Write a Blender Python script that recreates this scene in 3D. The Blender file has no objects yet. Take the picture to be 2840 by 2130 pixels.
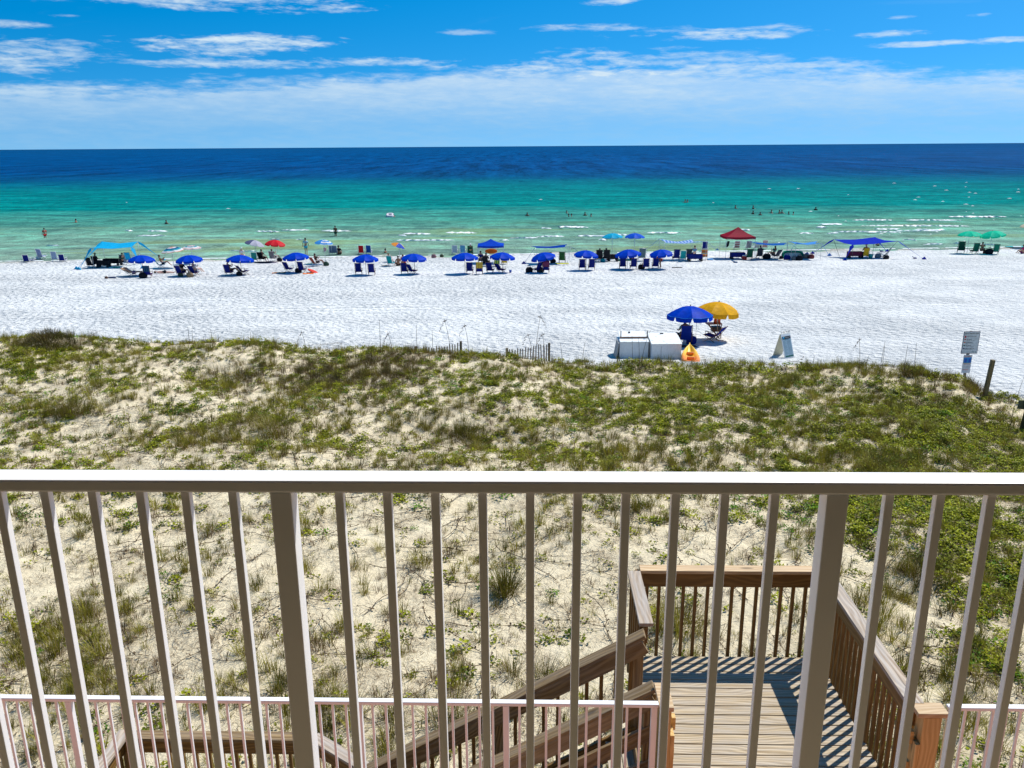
import bpy, bmesh, math, random
import numpy as np
from mathutils import Vector, Matrix, noise as mnoise
R_ = math.radians
random.seed(7); rng = np.random.default_rng(11)
scene = bpy.context.scene
COL = scene.collection

# ------------------------------------------------------------------ camera
F_PX, CAM_H, PITCH, ROLL = 2316.0, 10.5, R_(15.9), R_(.38)
fw = np.array([0, math.cos(PITCH), -math.sin(PITCH)]); _r = np.array([1., 0, 0]); _u = np.cross(_r, fw)
cr = _r*math.cos(ROLL) - _u*math.sin(ROLL); cu = _u*math.cos(ROLL) + _r*math.sin(ROLL)
cam = bpy.data.cameras.new('camera'); cam_o = bpy.data.objects.new('camera', cam); COL.objects.link(cam_o)
M = Matrix(((cr[0], cu[0], -fw[0]), (cr[1], cu[1], -fw[1]), (cr[2], cu[2], -fw[2]))).to_4x4()
M.translation = (0, 0, CAM_H); cam_o.matrix_world = M
cam.sensor_width = 36; cam.lens = 36*F_PX/2840; cam.clip_start = .05; cam.clip_end = 90000
scene.camera = cam_o

# ------------------------------------------------------------------ sun and sky
SUN_EL, SUN_AZ = R_(56.5), R_(53)
sdir = Vector((math.sin(SUN_AZ)*math.cos(SUN_EL), math.cos(SUN_AZ)*math.cos(SUN_EL), math.sin(SUN_EL)))
sl = bpy.data.lights.new('sun', 'SUN'); sl.energy = 5.0; sl.angle = R_(.5); sl.color = (1, .96, .9)
so = bpy.data.objects.new('sun', sl); COL.objects.link(so); so.rotation_euler = sdir.to_track_quat('Z', 'Y').to_euler()
so.location = (20, 20, 60)
scene.cycles.max_bounces = 6; scene.cycles.diffuse_bounces = 3; scene.cycles.glossy_bounces = 2; scene.cycles.transmission_bounces = 4; scene.cycles.caustics_reflective = False; scene.cycles.caustics_refractive = False
vs = scene.view_settings; vs.view_transform = 'Standard'; vs.look = 'None'; vs.exposure = 0.18; vs.gamma = 1; vs.use_curve_mapping = False

class NT:
    """small helper that writes shader nodes"""
    def __init__(s, tree): s.t = tree; tree.nodes.clear()
    def n(s, typ, **kw):
        nd = s.t.nodes.new(typ)
        for k, v in kw.items():
            if k.startswith('i_'):
                key = k[2:]; key = int(key) if key.isdigit() else key.replace('_', ' ')
                s.put(nd.inputs[key], v)
            else: setattr(nd, k, v)
        return nd
    def put(s, sock, v):
        if isinstance(v, bpy.types.NodeSocket): s.t.links.new(v, sock)
        elif isinstance(v, bpy.types.Node): s.t.links.new(v.outputs[0], sock)
        else: sock.default_value = v
    def m(s, op, a, b=0.0, c=None):
        nd = s.t.nodes.new('ShaderNodeMath'); nd.operation = op; s.put(nd.inputs[0], a); s.put(nd.inputs[1], b)
        if c is not None: s.put(nd.inputs[2], c)
        return nd.outputs[0]
    def mix(s, f, a, b, mode='MIX'):
        nd = s.t.nodes.new('ShaderNodeMix'); nd.data_type = 'RGBA'; nd.blend_type = mode
        s.put(nd.inputs[0], f)
        for k, v in ((6, a), (7, b)):
            if isinstance(v, tuple): v = tuple(v) + (1,) if len(v) == 3 else v
            s.put(nd.inputs[k], v)
        return nd.outputs[2]
    def ss(s, x, lo, hi):
        nd = s.t.nodes.new('ShaderNodeMapRange'); nd.interpolation_type = 'SMOOTHSTEP'
        s.put(nd.inputs[0], x); s.put(nd.inputs[1], lo); s.put(nd.inputs[2], hi); return nd.outputs[0]
    def noise(s, vec, scale, detail=3.0, rough=.5, dist=0.0):
        nd = s.t.nodes.new('ShaderNodeTexNoise'); s.put(nd.inputs['Vector'], vec)
        nd.inputs['Scale'].default_value = scale; nd.inputs['Detail'].default_value = detail
        nd.inputs['Roughness'].default_value = rough; nd.inputs['Distortion'].default_value = dist
        return nd.outputs[0]
    def mapv(s, vec, scale=(1, 1, 1), loc=(0, 0, 0), rot=(0, 0, 0)):
        nd = s.t.nodes.new('ShaderNodeMapping'); s.put(nd.inputs[0], vec)
        nd.inputs[1].default_value = loc; nd.inputs[2].default_value = rot; nd.inputs[3].default_value = scale
        return nd.outputs[0]
    def comb(s, x, y, z=0.0):
        nd = s.t.nodes.new('ShaderNodeCombineXYZ'); s.put(nd.inputs[0], x); s.put(nd.inputs[1], y); s.put(nd.inputs[2], z); return nd.outputs[0]
    def ramp(s, f, stops):
        nd = s.t.nodes.new('ShaderNodeValToRGB'); s.put(nd.inputs[0], f); e = nd.color_ramp.elements
        while len(e) < len(stops): e.new(.5)
        for k, (p, c) in enumerate(stops):
            e[k].position = p; e[k].color = tuple(c) + (1,) if len(c) == 3 else c
        return nd.outputs[0]

world = bpy.data.worlds.new('World'); scene.world = world; world.use_nodes = True
w = NT(world.node_tree)
tc = w.n('ShaderNodeTexCoord'); sx = w.n('ShaderNodeSeparateXYZ', i_0=tc.outputs['Generated'])
X, Y, Z = sx.outputs
lift = w.comb(X, Y, w.m('ADD', w.m('MULTIPLY', w.m('MAXIMUM', Z, 0.0), 1.8), .20))
nrm = w.n('ShaderNodeVectorMath', operation='NORMALIZE', i_0=lift)
sky = w.n('ShaderNodeTexSky', sky_type='NISHITA', sun_disc=False, sun_elevation=SUN_EL, sun_rotation=SUN_AZ,
          air_density=1.0, dust_density=.3, ozone_density=3.0, altitude=0, i_Vector=nrm.outputs[0])
hsv = w.n('ShaderNodeHueSaturation', i_Color=sky.outputs[0]); hsv.inputs['Saturation'].default_value = 1.5; hsv.inputs['Value'].default_value = 1.11; hsv.inputs['Hue'].default_value = .492
el = w.m('MULTIPLY', w.m('ARCSINE', Z), 57.29578); az = w.m('MULTIPLY', w.m('ARCTAN2', X, Y), 57.29578)
# thin clouds: streaks drawn out along the horizon
av = w.comb(w.m('MULTIPLY', az, .16), w.m('MULTIPLY', el, 1.0)); av2 = w.comb(w.m('MULTIPLY', az, .75), w.m('ADD', w.m('MULTIPLY', el, 3.6), w.m('MULTIPLY', az, .06)), 3.0)
nA = w.noise(av, 1.0, 8, .6, .35); nB = w.noise(av2, 1.0, 8, .62, .3)
nC = w.noise(w.comb(w.m('MULTIPLY', az, .10), w.m('MULTIPLY', el, .55), 9.0), 1.0, 5, .55, .5)
wig = w.m('ADD', w.m('MULTIPLY', w.m('SUBTRACT', nA, .5), 2.3), w.m('MULTIPLY', w.m('SUBTRACT', nB, .5), 1.7))
# veil of high cloud between the sea and about five degrees, thicker ahead and to the right
top = w.m('ADD', 4.4, w.m('ADD', w.m('MULTIPLY', w.m('COSINE', w.m('MULTIPLY', w.m('SUBTRACT', az, 5.0), .09)), .75), w.m('MULTIPLY', wig, .9)))
veil = w.ss(w.m('SUBTRACT', top, el), -.15, 1.0)
veilI = w.m('MULTIPLY', veil, w.m('ADD', .50, w.m('MULTIPLY', w.ss(wig, -.6, 1.2), .42)))
fade = w.ss(el, .1, 3.4)
veilI = w.m('MULTIPLY', veilI, w.m('ADD', .72, w.m('MULTIPLY', fade, .28)))
total = veilI
# separate clouds (azimuth, elevation, half width, half height, strength)
def azel(px, py):
    d = fw + cr*(px-1420)/F_PX - cu*(py-1065)/F_PX
    return math.degrees(math.atan2(d[0], d[1])), math.degrees(math.atan2(d[2], math.hypot(d[0], d[1])))
CL = [(560, -2, 300, 26, 1.0), (570, 132, 200, 20, 1.0), (710, 112, 160, 16, 1.0), (640, 176, 240, 13, .8), (1010, 172, 180, 12, .85),
      (130, 138, 170, 28, .75), (30, 172, 100, 34, .8), (30, 66, 60, 10, .7), (180, 44, 30, 6, .6), (250, 272, 260, 12, .6), (1700, 2, 60, 10, 1.0),
      (1640, 75, 140, 10, .75), (1990, 96, 210, 15, .95), (1870, 80, 60, 14, .5), (2130, 78, 60, 10, .5), (1870, 133, 60, 8, .6),
      (2480, 92, 70, 9, .8), (2550, 122, 100, 8, .8), (2770, 113, 90, 8, .8), (1300, 88, 60, 7, .45), (2700, 42, 30, 5, .5), (2500, 48, 26, 4, .5),
      (1640, 205, 330, 52, .95), (1990, 190, 300, 22, .7), (1870, 170, 280, 24, .6), (2300, 235, 380, 22, .5), (2700, 232, 200, 12, .5), (560, 226, 60, 6, .6),
      (800, 235, 320, 26, .45), (1500, 270, 420, 24, .45), (2390, 352, 90, 10, .35), (2620, 352, 60, 8, .35), (165, 386, 24, 6, .35), (550, 386, 20, 5, .35)]
for (px, py, hw, hh, st) in CL:
    a0, e0 = azel(px, py); wd = hw/F_PX*57.3*1.3; hd = hh/F_PX*57.3*1.05
    q = w.m('ADD', w.m('POWER', w.m('ABSOLUTE', w.m('DIVIDE', w.m('SUBTRACT', az, a0), wd)), 2.0),
            w.m('POWER', w.m('ABSOLUTE', w.m('DIVIDE', w.m('SUBTRACT', el, e0), hd)), 2.0))
    mk = w.ss(w.m('ADD', w.m('SUBTRACT', 1.0, q), w.m('MULTIPLY', wig, 1.9)), .0, 1.9)
    mk = w.m('MULTIPLY', mk, w.ss(q, 2.6, 1.0))
    total = w.m('MAXIMUM', total, w.m('MULTIPLY', mk, st))
# and the same kind of streaks everywhere else
rest = w.m('MULTIPLY', w.ss(w.m('ADD', nC, w.m('MULTIPLY', wig, .06)), .60, .76), w.ss(el, 6.0, 12.0))
total = w.m('MAXIMUM', total, w.m('MULTIPLY', rest, .22))
total = w.m('MINIMUM', total, 1.0)
ccol = w.mix(w.ss(el, .5, 4.5), (2.5, 4.2, 5.9), (4.9, 5.9, 6.6))
skyc = w.mix(total, hsv.outputs[0], ccol)
bg = w.n('ShaderNodeBackground', i_Color=skyc); bg.inputs[1].default_value = .125
world.cycles.sampling_method = 'MANUAL'; world.cycles.sample_map_resolution = 256
wo = w.n('ShaderNodeOutputWorld', i_0=bg.outputs[0])

# ------------------------------------------------------------------ heights of the ground
def sst(a, b, x): t = np.clip((x-a)/(b-a), 0, 1); return t*t*(3-2*t)
def vnoise(x, y, s, seed=0):
    x = np.asarray(x)*s + seed*17.3; y = np.asarray(y)*s + seed*9.1
    xi = np.floor(x); yi = np.floor(y); fx = x-xi; fy = y-yi; fx = fx*fx*(3-2*fx); fy = fy*fy*(3-2*fy)
    h = lambda a, b: np.modf(np.abs(np.sin(a*127.1+b*311.7+seed)*43758.5453))[0]
    return (h(xi, yi)*(1-fx)+h(xi+1, yi)*fx)*(1-fy) + (h(xi, yi+1)*(1-fx)+h(xi+1, yi+1)*fx)*fy - .5
CX = [-40, -24, -20, -16, -10, -6, 0, 4.5, 8, 12, 16, 18.5, 20.5, 24, 40]
CY = [36, 36, 36, 36, 36, 35.5, 35, 34.6, 34, 33.5, 32.5, 31, 29, 25, 22]
CZ = [2.15, 2.2, 2.6, 2.25, 2.10, 1.93, 1.86, 1.36, 1.48, 1.65, 1.75, 1.62, 1.4, 1.3, 1.2]
def ground_z(x, y):
    x = np.asarray(x, float); y = np.asarray(y, float)
    beach = (70-y)*.03
    beach = np.where(y > 130, -1.8, beach) + .0018*np.clip(x, -90, 90)*sst(60, 85, y)
    cy = np.interp(x, CX, CY) + vnoise(x, x*0, .35, 3)*.8
    cz = np.interp(x, CX, CZ)
    t = (cy-y)
    inner = 1.75 + .35*sst(20, 8, y) + (cz-1.75)*np.exp(-(t/5.0)**2) - .12*np.exp(-((t-9)/4.)**2)
    inner = inner + vnoise(x, y, .28, 1)*.42 + vnoise(x, y, .8, 2)*.2 + vnoise(x, y, 2.3, 4)*.05
    inner = inner - .62*sst(17.1, 18.5, x-.57*(y-31))*sst(18, 25, y)
    k = sst(-3.6, .2, t)
    return beach*(1-k) + inner*k + (1-k)*(vnoise(x, y, 1.1, 5)*.06 + vnoise(x, y, .12, 6)*.10)*np.where(y > 95, 0, 1)
def gz(x, y): return float(ground_z(x, y))
def ray(px, py): return fw + cr*(px-1420)/F_PX - cu*(py-1065)/F_PX
def at_y(px, py, Yv):
    d = ray(px, py); t = Yv/d[1]; return Vector((d[0]*t, Yv, CAM_H+d[2]*t))
def at_z(px, py, zv):
    d = ray(px, py); t = (zv-CAM_H)/d[2]; return Vector((d[0]*t, d[1]*t, zv))
SEA = -.575
def gp(px, py, lo=9.0, hi=130.0):
    """where the view through a place in the photograph meets the sand"""
    d = ray(px, py); prev = lo
    for t in np.arange(lo, hi, .25):
        if CAM_H + d[2]*t < gz(d[0]*t, d[1]*t): return Vector((d[0]*t, d[1]*t, gz(d[0]*t, d[1]*t)))
    return at_z(px, py, SEA)
def beach_pt(px, py):
    """same, but on the open beach behind the dune crest"""
    d = ray(px, py); t = 60.
    for k in range(12):
        t = (CAM_H - (70-d[1]*t)*.03)/(-d[2])
    x, y = d[0]*t, d[1]*t
    return Vector((x, y, gz(x, y)))
def sea_pt(px, py): return at_z(px, py, SEA)

# ------------------------------------------------------------------ objects, labels
def tag(o, label=None, cat=None, group=None, kind=None):
    if label: o['label'] = label
    if cat: o['category'] = cat
    if group: o['group'] = group
    if kind: o['kind'] = kind
    return o
def empty(name, loc=(0, 0, 0), rz=0.0, rx=0.0, ry=0.0):
    o = bpy.data.objects.new(name, None); COL.objects.link(o); o.location = loc; o.rotation_euler = (rx, ry, rz); o.empty_display_size = .2
    return o
class MB:
    def __init__(s): s.v = []; s.f = []; s.mi = []; s.sm = []
    def add(s, vs, fs, mi=0, smooth=False):
        b = len(s.v); s.v += [tuple(p) for p in vs]
        for k, f in enumerate(fs):
            s.f.append(tuple(b+i for i in f)); s.mi.append(mi[k] if isinstance(mi, list) else mi); s.sm.append(smooth)
        return s
    def box(s, c, d, mi=0, rot=None, taper=1.0, bev=0.0):
        x, y, z = d[0]/2, d[1]/2, d[2]/2
        if bev > 0:
            bm = bmesh.new(); bmesh.ops.create_cube(bm, size=1)
            for v in bm.verts: v.co = Vector((v.co.x*2*x, v.co.y*2*y, v.co.z*2*z))
            bmesh.ops.bevel(bm, geom=list(bm.edges), offset=bev, segments=2, affect='EDGES', profile=.5)
            vs_ = [v.co.copy() for v in bm.verts]; bm.verts.index_update(); fs = [[v.index for v in f.verts] for f in bm.faces]; bm.free()
        else:
            vs_ = [Vector((a*x*(taper if q > 0 else 1), b*y*(taper if q > 0 else 1), q*z)) for a in (-1, 1) for b in (-1, 1) for q in (-1, 1)]
            fs = [(0, 1, 3, 2), (4, 6, 7, 5), (0, 4, 5, 1), (2, 3, 7, 6), (0, 2, 6, 4), (1, 5, 7, 3)]
        if rot is not None: vs_ = [rot @ v for v in vs_]
        return s.add([v+Vector(c) for v in vs_], fs, mi)
    def tube(s, pts, r, n=6, mi=0, smooth=True, cap=True):
        pts = [Vector(p) for p in pts]; rr = r if isinstance(r, (list, tuple)) else [r]*len(pts)
        vs_ = []; up = Vector((0, 0, 1))
        for k, p in enumerate(pts):
            t = (pts[min(k+1, len(pts)-1)]-pts[max(k-1, 0)]).normalized()
            a = t.cross(up if abs(t.z) < .95 else Vector((1, 0, 0))).normalized(); b = t.cross(a)
            for j in range(n):
                an = 2*math.pi*j/n + math.pi/4; vs_.append(p + (a*math.cos(an)+b*math.sin(an))*rr[k])
        fs = [(k*n+j, k*n+(j+1) % n, (k+1)*n+(j+1) % n, (k+1)*n+j) for k in range(len(pts)-1) for j in range(n)]
        if cap: fs += [tuple(reversed(range(n))), tuple(range((len(pts)-1)*n, len(pts)*n))]
        return s.add(vs_, fs, mi, smooth)
    def ell(s, c, r, n=10, m=6, mi=0, rot=None, zmin=-1.0):
        vs_ = []; 
        for i in range(m+1):
            ph = -math.pi/2 + math.pi*i/m
            for j in range(n):
                th = 2*math.pi*j/n
                v = Vector((r[0]*math.cos(ph)*math.cos(th), r[1]*math.cos(ph)*math.sin(th), r[2]*max(zmin, math.sin(ph))))
                vs_.append((rot @ v if rot is not None else v) + Vector(c))
        fs = [(i*n+j, i*n+(j+1) % n, (i+1)*n+(j+1) % n, (i+1)*n+j) for i in range(m) for j in range(n)]
        return s.add(vs_, fs, mi, True)
    def grid(s, P, mi=0, smooth=True, thick=None):
        """P: rows of points; optional thickness along z"""
        m, n = len(P), len(P[0]); vs_ = [Vector(p) for r in P for p in r]
        fs = [(i*n+j, i*n+j+1, (i+1)*n+j+1, (i+1)*n+j) for i in range(m-1) for j in range(n-1)]
        s.add(vs_, fs, mi, smooth)
        if thick:
            off = Vector(thick); s.add([v-off for v in vs_], [tuple(reversed(f)) for f in fs], mi, smooth)
            bd = [j for j in range(n)] + [i*n+n-1 for i in range(1, m)] + [(m-1)*n+j for j in range(n-2, -1, -1)] + [i*n for i in range(m-2, 0, -1)]
            e = []; ff = []
            for k in bd: e += [vs_[k], vs_[k]-off]
            L = len(bd)
            for k in range(L): a = 2*k; b = 2*((k+1) % L); ff.append((a, a+1, b+1, b))
            s.add(e, ff, mi, False)
        return s
    def mesh(s, name, mats):
        me = bpy.data.meshes.new(name); me.from_pydata(s.v, [], s.f)
        for m in (mats if isinstance(mats, (list, tuple)) else [mats]): me.materials.append(m)
        me.polygons.foreach_set('material_index', s.mi); me.polygons.foreach_set('use_smooth', s.sm); me.update()
        return me
def link(name, me, parent=None, loc=(0, 0, 0), rot=(0, 0, 0), mats=None):
    o = bpy.data.objects.new(name, me); COL.objects.link(o); o.location = loc; o.rotation_euler = rot
    if parent is not None: o.parent = parent
    if mats:
        for k, m in enumerate(mats):
            o.material_slots[k].link = 'OBJECT'; o.material_slots[k].material = m
    return o
def part(name, mb, mats, parent=None, **kw): return link(name, mb.mesh(name, mats), parent, **kw)

# ------------------------------------------------------------------ materials
def mat(name): m = bpy.data.materials.new(name); m.use_nodes = True; return m, NT(m.node_tree)
def out(t, sh, disp=None):
    o = t.n('ShaderNodeOutputMaterial'); t.put(o.inputs[0], sh)
def bsdf(t, col, rough=.6, spec=.5, normal=None, metal=0.0):
    b = t.n('ShaderNodeBsdfPrincipled'); t.put(b.inputs['Base Color'], tuple(col)+(1,) if isinstance(col, tuple) and len(col) == 3 else col)
    t.put(b.inputs['Roughness'], rough); b.inputs['Specular IOR Level'].default_value = spec; b.inputs['Metallic'].default_value = metal
    if normal is not None: t.put(b.inputs['Normal'], normal)
    return b.outputs[0]
def bump(t, h, strength=.5, dist=.01, normal=None):
    b = t.n('ShaderNodeBump'); t.put(b.inputs['Height'], h); b.inputs['Strength'].default_value = strength; b.inputs['Distance'].default_value = dist
    if normal is not None: t.put(b.inputs['Normal'], normal)
    return b.outputs[0]
_c = {}
def plain(name, col, rough=.6, var=.12, spec=.4, scale=9.0, metal=0.0):
    key = ('p', name)
    if key in _c: return _c[key]
    m, t = mat(name); co = t.n('ShaderNodeTexCoord').outputs['Object']
    n = t.noise(co, scale, 4); c = t.mix(t.ss(n, .3, .7), tuple(x*(1-var) for x in col), tuple(min(1, x*(1+var)) for x in col))
    out(t, bsdf(t, c, rough, spec, bump(t, t.noise(co, scale*9, 2), .15, .004), metal)); _c[key] = m; return m
def cloth(name, col, trans=.3, stripes=None, tcol=None):
    key = ('c', name)
    if key in _c: return _c[key]
    m, t = mat(name); co = t.n('ShaderNodeTexCoord').outputs['Object']
    n = t.noise(co, 6, 3); base = t.mix(t.ss(n, .3, .7), tuple(x*.88 for x in col), tuple(min(1, x*1.1) for x in col))
    if stripes:
        sp = t.n('ShaderNodeSeparateXYZ', i_0=co); f = t.m('FRACT', t.m('MULTIPLY', sp.outputs[stripes[0]], stripes[1]))
        if len(stripes) > 3: base = t.ramp(f, stripes[3]); t.t.nodes[-1].color_ramp.interpolation = 'CONSTANT'
        else: base = t.mix(t.m('GREATER_THAN', f, .5), base, stripes[2])
    nb = bump(t, t.noise(co, 14, 3), .25, .02)
    d = t.n('ShaderNodeBsdfDiffuse', i_Color=base, i_Normal=nb); tr = t.n('ShaderNodeBsdfTranslucent', i_Color=base, i_Normal=nb)
    g = t.n('ShaderNodeBsdfGlossy', i_Color=(1, 1, 1, 1)); g.inputs['Roughness'].default_value = .5
    a = t.n('ShaderNodeMixShader', i_0=trans, i_1=d.outputs[0], i_2=tr.outputs[0])
    b = t.n('ShaderNodeMixShader', i_0=.006, i_1=a.outputs[0], i_2=g.outputs[0])
    out(t, b.outputs[0]); _c[key] = m; return m
def wood(name, dark, light, weather=0.0, gloss=.6, knots=True):
    """board cut along its local X"""
    m, t = mat(name); tcn = t.n('ShaderNodeTexCoord'); co = tcn.outputs['Object']
    rnd = t.n('ShaderNodeObjectInfo').outputs['Random']
    sh = t.n('ShaderNodeVectorMath', operation='ADD', i_0=co, i_1=t.comb(t.m('MULTIPLY', rnd, 37.0), t.m('MULTIPLY', rnd, 11.0), t.m('MULTIPLY', rnd, 23.0))).outputs[0]
    v = t.mapv(sh, (.35, 9.0, 9.0))
    warp = t.noise(t.mapv(sh, (.8, 3.0, 3.0)), 1.0, 2)
    sp = t.n('ShaderNodeSeparateXYZ', i_0=v)
    ringc = t.m('ADD', t.m('ADD', sp.outputs[1], t.m('MULTIPLY', sp.outputs[2], .7)), t.m('MULTIPLY', warp, 3.2))
    ring = t.m('FRACT', t.m('MULTIPLY', ringc, 2.6)); ring = t.ss(t.m('ABSOLUTE', t.m('SUBTRACT', ring, .5)), .06, .5)
    fine = t.noise(t.mapv(sh, (3.0, 90.0, 90.0)), 1.0, 4, .65)
    g = t.m('ADD', t.m('MULTIPLY', ring, .34), t.m('MULTIPLY', fine, .72))
    c = t.mix(t.ss(g, .25, .85), dark, light)
    big = t.noise(sh, 2.2, 3); c = t.mix(t.m('MULTIPLY', t.ss(big, .4, .7), .45), c, tuple((a+b)/2*(.72) for a, b in zip(dark, light)))
    c = t.mix(t.m('MULTIPLY', rnd, .6), c, tuple((a*.6+b*.4)*.8 for a, b in zip(dark, light)))
    if knots:
        vo = t.n('ShaderNodeTexVoronoi', i_Vector=t.mapv(sh, (1.5, 5.0, 5.0))); vo.inputs['Scale'].default_value = .9
        kn = t.ss(vo.outputs['Distance'], .14, .05); c = t.mix(t.m('MULTIPLY', kn, .75), c, tuple(x*.28 for x in dark))
    if weather > 0:
        wn = t.noise(t.mapv(sh, (1.0, 12.0, 12.0)), 2.0, 5, .6)
        c = t.mix(t.m('MULTIPLY', t.ss(wn, .35, .65), weather), c, (.42, .40, .37))
        cr_ = t.noise(t.mapv(sh, (.9, 55.0, 55.0)), 1.0, 3, .7); c = t.mix(t.m('MULTIPLY', t.ss(cr_, .60, .70), .7), c, tuple(x*.3 for x in dark))
    out(t, bsdf(t, c, gloss, .3, bump(t, g, .35, .004))); return m
WOOD_DECK = wood('weathered_deck_wood', (.26, .18, .09), (.68, .55, .36), .42, .7)
WOOD_CAP = wood('grey_cap_wood', (.27, .19, .12), (.60, .50, .38), .55, .7)
WOOD_RAIL = wood('brown_treated_wood', (.125, .062, .012), (.33, .19, .055), .0, .5)
WOOD_STAIR = wood('brown_stair_wood', (.135, .078, .025), (.38, .26, .12), .15, .6)
WOOD_PALE = wood('pale_new_cap_wood', (.48, .30, .14), (.72, .55, .33), .1, .6)
WOOD_NEW = wood('fresh_orange_wood', (.50, .30, .09), (.78, .55, .24), .0, .5)
WOOD_FENCE = wood('grey_fence_wood', (.14, .10, .06), (.30, .23, .14), .3, .7)
WOOD_CHAIR = plain('chair_wood', (.16, .06, .03), .5)
m, t = mat('white_powder_coat'); co = t.n('ShaderNodeTexCoord').outputs['Object']
cc = t.mix(t.ss(t.noise(co, 3, 4), .35, .75), (.86, .86, .85), (.80, .80, .785))
WHITE = m; out(t, bsdf(t, cc, .38, .5, bump(t, t.noise(co, 220, 2), .04, .001)))
WHITEBOX = plain('chalky_white_paint', (.70, .72, .71), .6, .05)
m, t = mat('weathered_white_lid'); co = t.n('ShaderNodeTexCoord').outputs['Object']
cc = t.mix(t.ss(t.noise(co, 3.5, 7, .7), .52, .66), (.74, .77, .76), (.45, .47, .45)); LID = m; out(t, bsdf(t, cc, .6, .3))

# sand
m, t = mat('beach_sand'); SAND = m
geo = t.n('ShaderNodeNewGeometry'); pos = geo.outputs['Position']; sp = t.n('ShaderNodeSeparateXYZ', i_0=pos)
tob = t.ss(t.m('ADD', t.n('ShaderNodeAttribute', attribute_name='open_beach').outputs['Fac'], t.m('MULTIPLY', t.m('SUBTRACT', t.noise(pos, .6, 4), .5), .9)), .25, .75)
c1 = t.mix(t.ss(t.noise(pos, 1.1, 5), .35, .7), (.81, .70, .475), (.70, .59, .39))
c1 = t.mix(t.m('MULTIPLY', t.ss(t.noise(pos, 24.0, 6, .75), .56, .68), .4), c1, (.30, .22, .13))
c2 = t.mix(t.ss(t.noise(pos, .35, 6), .3, .7), (.74, .745, .71), (.62, .635, .615))
c = t.mix(tob, c1, c2)
wet = t.ss(sp.outputs[2], -.50, -.58); c = t.mix(wet, c, (.46, .44, .36))
# prints of feet all over the beach, wheel tracks further out on the left
v1 = t.n('ShaderNodeTexVoronoi', feature='SMOOTH_F1', i_Vector=t.mapv(pos, (1.0, 1.25, 1))); v1.inputs['Scale'].default_value = 2.6; v1.inputs['Smoothness'].default_value = .5; v1.inputs['Randomness'].default_value = 1
n1 = t.noise(pos, 3.2, 6, .62); n2 = t.noise(pos, 1.1, 3)
trk = t.m('MULTIPLY', t.m('SINE', t.m('MULTIPLY', t.m('ADD', sp.outputs[1], t.m('MULTIPLY', n2, .5)), 5.5)), t.m('MULTIPLY', t.ss(sp.outputs[0], 4, -12), t.ss(t.noise(t.mapv(pos, (.01, .3, 1)), 1.0, 2), .45, .6)))
hb = t.m('ADD', t.m('MULTIPLY', t.m('ADD', t.m('MULTIPLY', v1.outputs['Distance'], .85), t.m('MULTIPLY', n1, 1.5)), t.m('ADD', .72, t.m('MULTIPLY', t.ss(t.noise(t.mapv(pos, (.07, .16, 1)), 1.0, 4, .6), .38, .62), .42))), t.m('MULTIPLY', trk, .28))
hd = t.m('ADD', t.m('MULTIPLY', t.noise(pos, 7.0, 8, .7), 1.0), t.m('MULTIPLY', t.noise(pos, 1.6, 3), 1.6))
nb = bump(t, t.m('ADD', t.m('MULTIPLY', hb, tob), t.m('MULTIPLY', hd, t.m('MULTIPLY', t.m('SUBTRACT', 1.0, tob), .34))), 1.0, .30)
out(t, bsdf(t, c, .95, .1, nb))

# sea
m, t = mat('sea_water'); WATER = m
geo = t.n('ShaderNodeNewGeometry'); pos = geo.outputs['Position']; sp = t.n('ShaderNodeSeparateXYZ', i_0=pos)
ln = t.m('LOGARITHM', t.m('MAXIMUM', sp.outputs[1], 10.0), 10.0)
wob = t.m('SUBTRACT', t.noise(t.mapv(pos, (.006, .02, 1)), 1.0, 6, .6), .5)
wob2 = t.m('SUBTRACT', t.noise(t.mapv(pos, (.05, .16, 1)), 1.0, 5, .6), .5)
q = t.m('ADD', ln, t.m('ADD', t.m('MULTIPLY', wob, .09), t.m('MULTIPLY', wob2, .11)))
def lp(Yv): return (math.log10(Yv)-1.9)/2.1
fr = t.m('DIVIDE', t.m('SUBTRACT', q, 1.9), 2.1)
colr = t.ramp(fr, [(0, (.31, .44, .31)), (lp(96), (.26, .43, .33)), (lp(112), (.21, .42, .31)), (lp(132), (.085, .34, .26)), (lp(165), (.0, .25, .23)), (lp(215), (.0, .21, .22)),
                   (lp(245), (.0, .18, .21)), (lp(325), (.0, .078, .20)), (lp(430), (.0, .060, .20)), (lp(1500), (.0, .060, .19)), (1, (.0, .055, .16))])
# light and shade of the waves painted as streaks; sand bottom darkens or greens patches
pat = t.noise(t.mapv(pos, (.10, .30, 1)), 1.0, 9, .72)
swl = t.noise(t.mapv(pos, (.10, .011, 1)), 1.0, 6, .80, .15); swl2 = t.noise(t.mapv(pos, (.55, .30, 1)), 1.0, 5, .75)
near_ = t.noise(t.mapv(pos, (.07, .26, 1)), 1.0, 6, .78, .2); fz_ = t.ss(ln, 2.35, 2.6)
st_ = t.m('ADD', t.m('MULTIPLY', swl, t.m('MULTIPLY', fz_, .65)), t.m('ADD', t.m('MULTIPLY', near_, t.m('MULTIPLY', t.m('SUBTRACT', 1.0, fz_), .65)), t.m('MULTIPLY', swl2, .35)))
colr = t.mix(t.m('MULTIPLY', t.ss(st_, .50, .43), t.m('ADD', .6, t.m('MULTIPLY', fz_, .4))), colr, t.mix(.62, colr, (.0, .02, .05))); colr = t.mix(t.m('MULTIPLY', t.ss(st_, .50, .60), .9), colr, t.mix(1.0, colr, (1.25, 1.6, 1.5), 'MULTIPLY'))
colr = t.mix(t.m('MULTIPLY', t.ss(pat, .45, .60), .35), colr, t.mix(.5, colr, (.0, .03, .03)))
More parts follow.
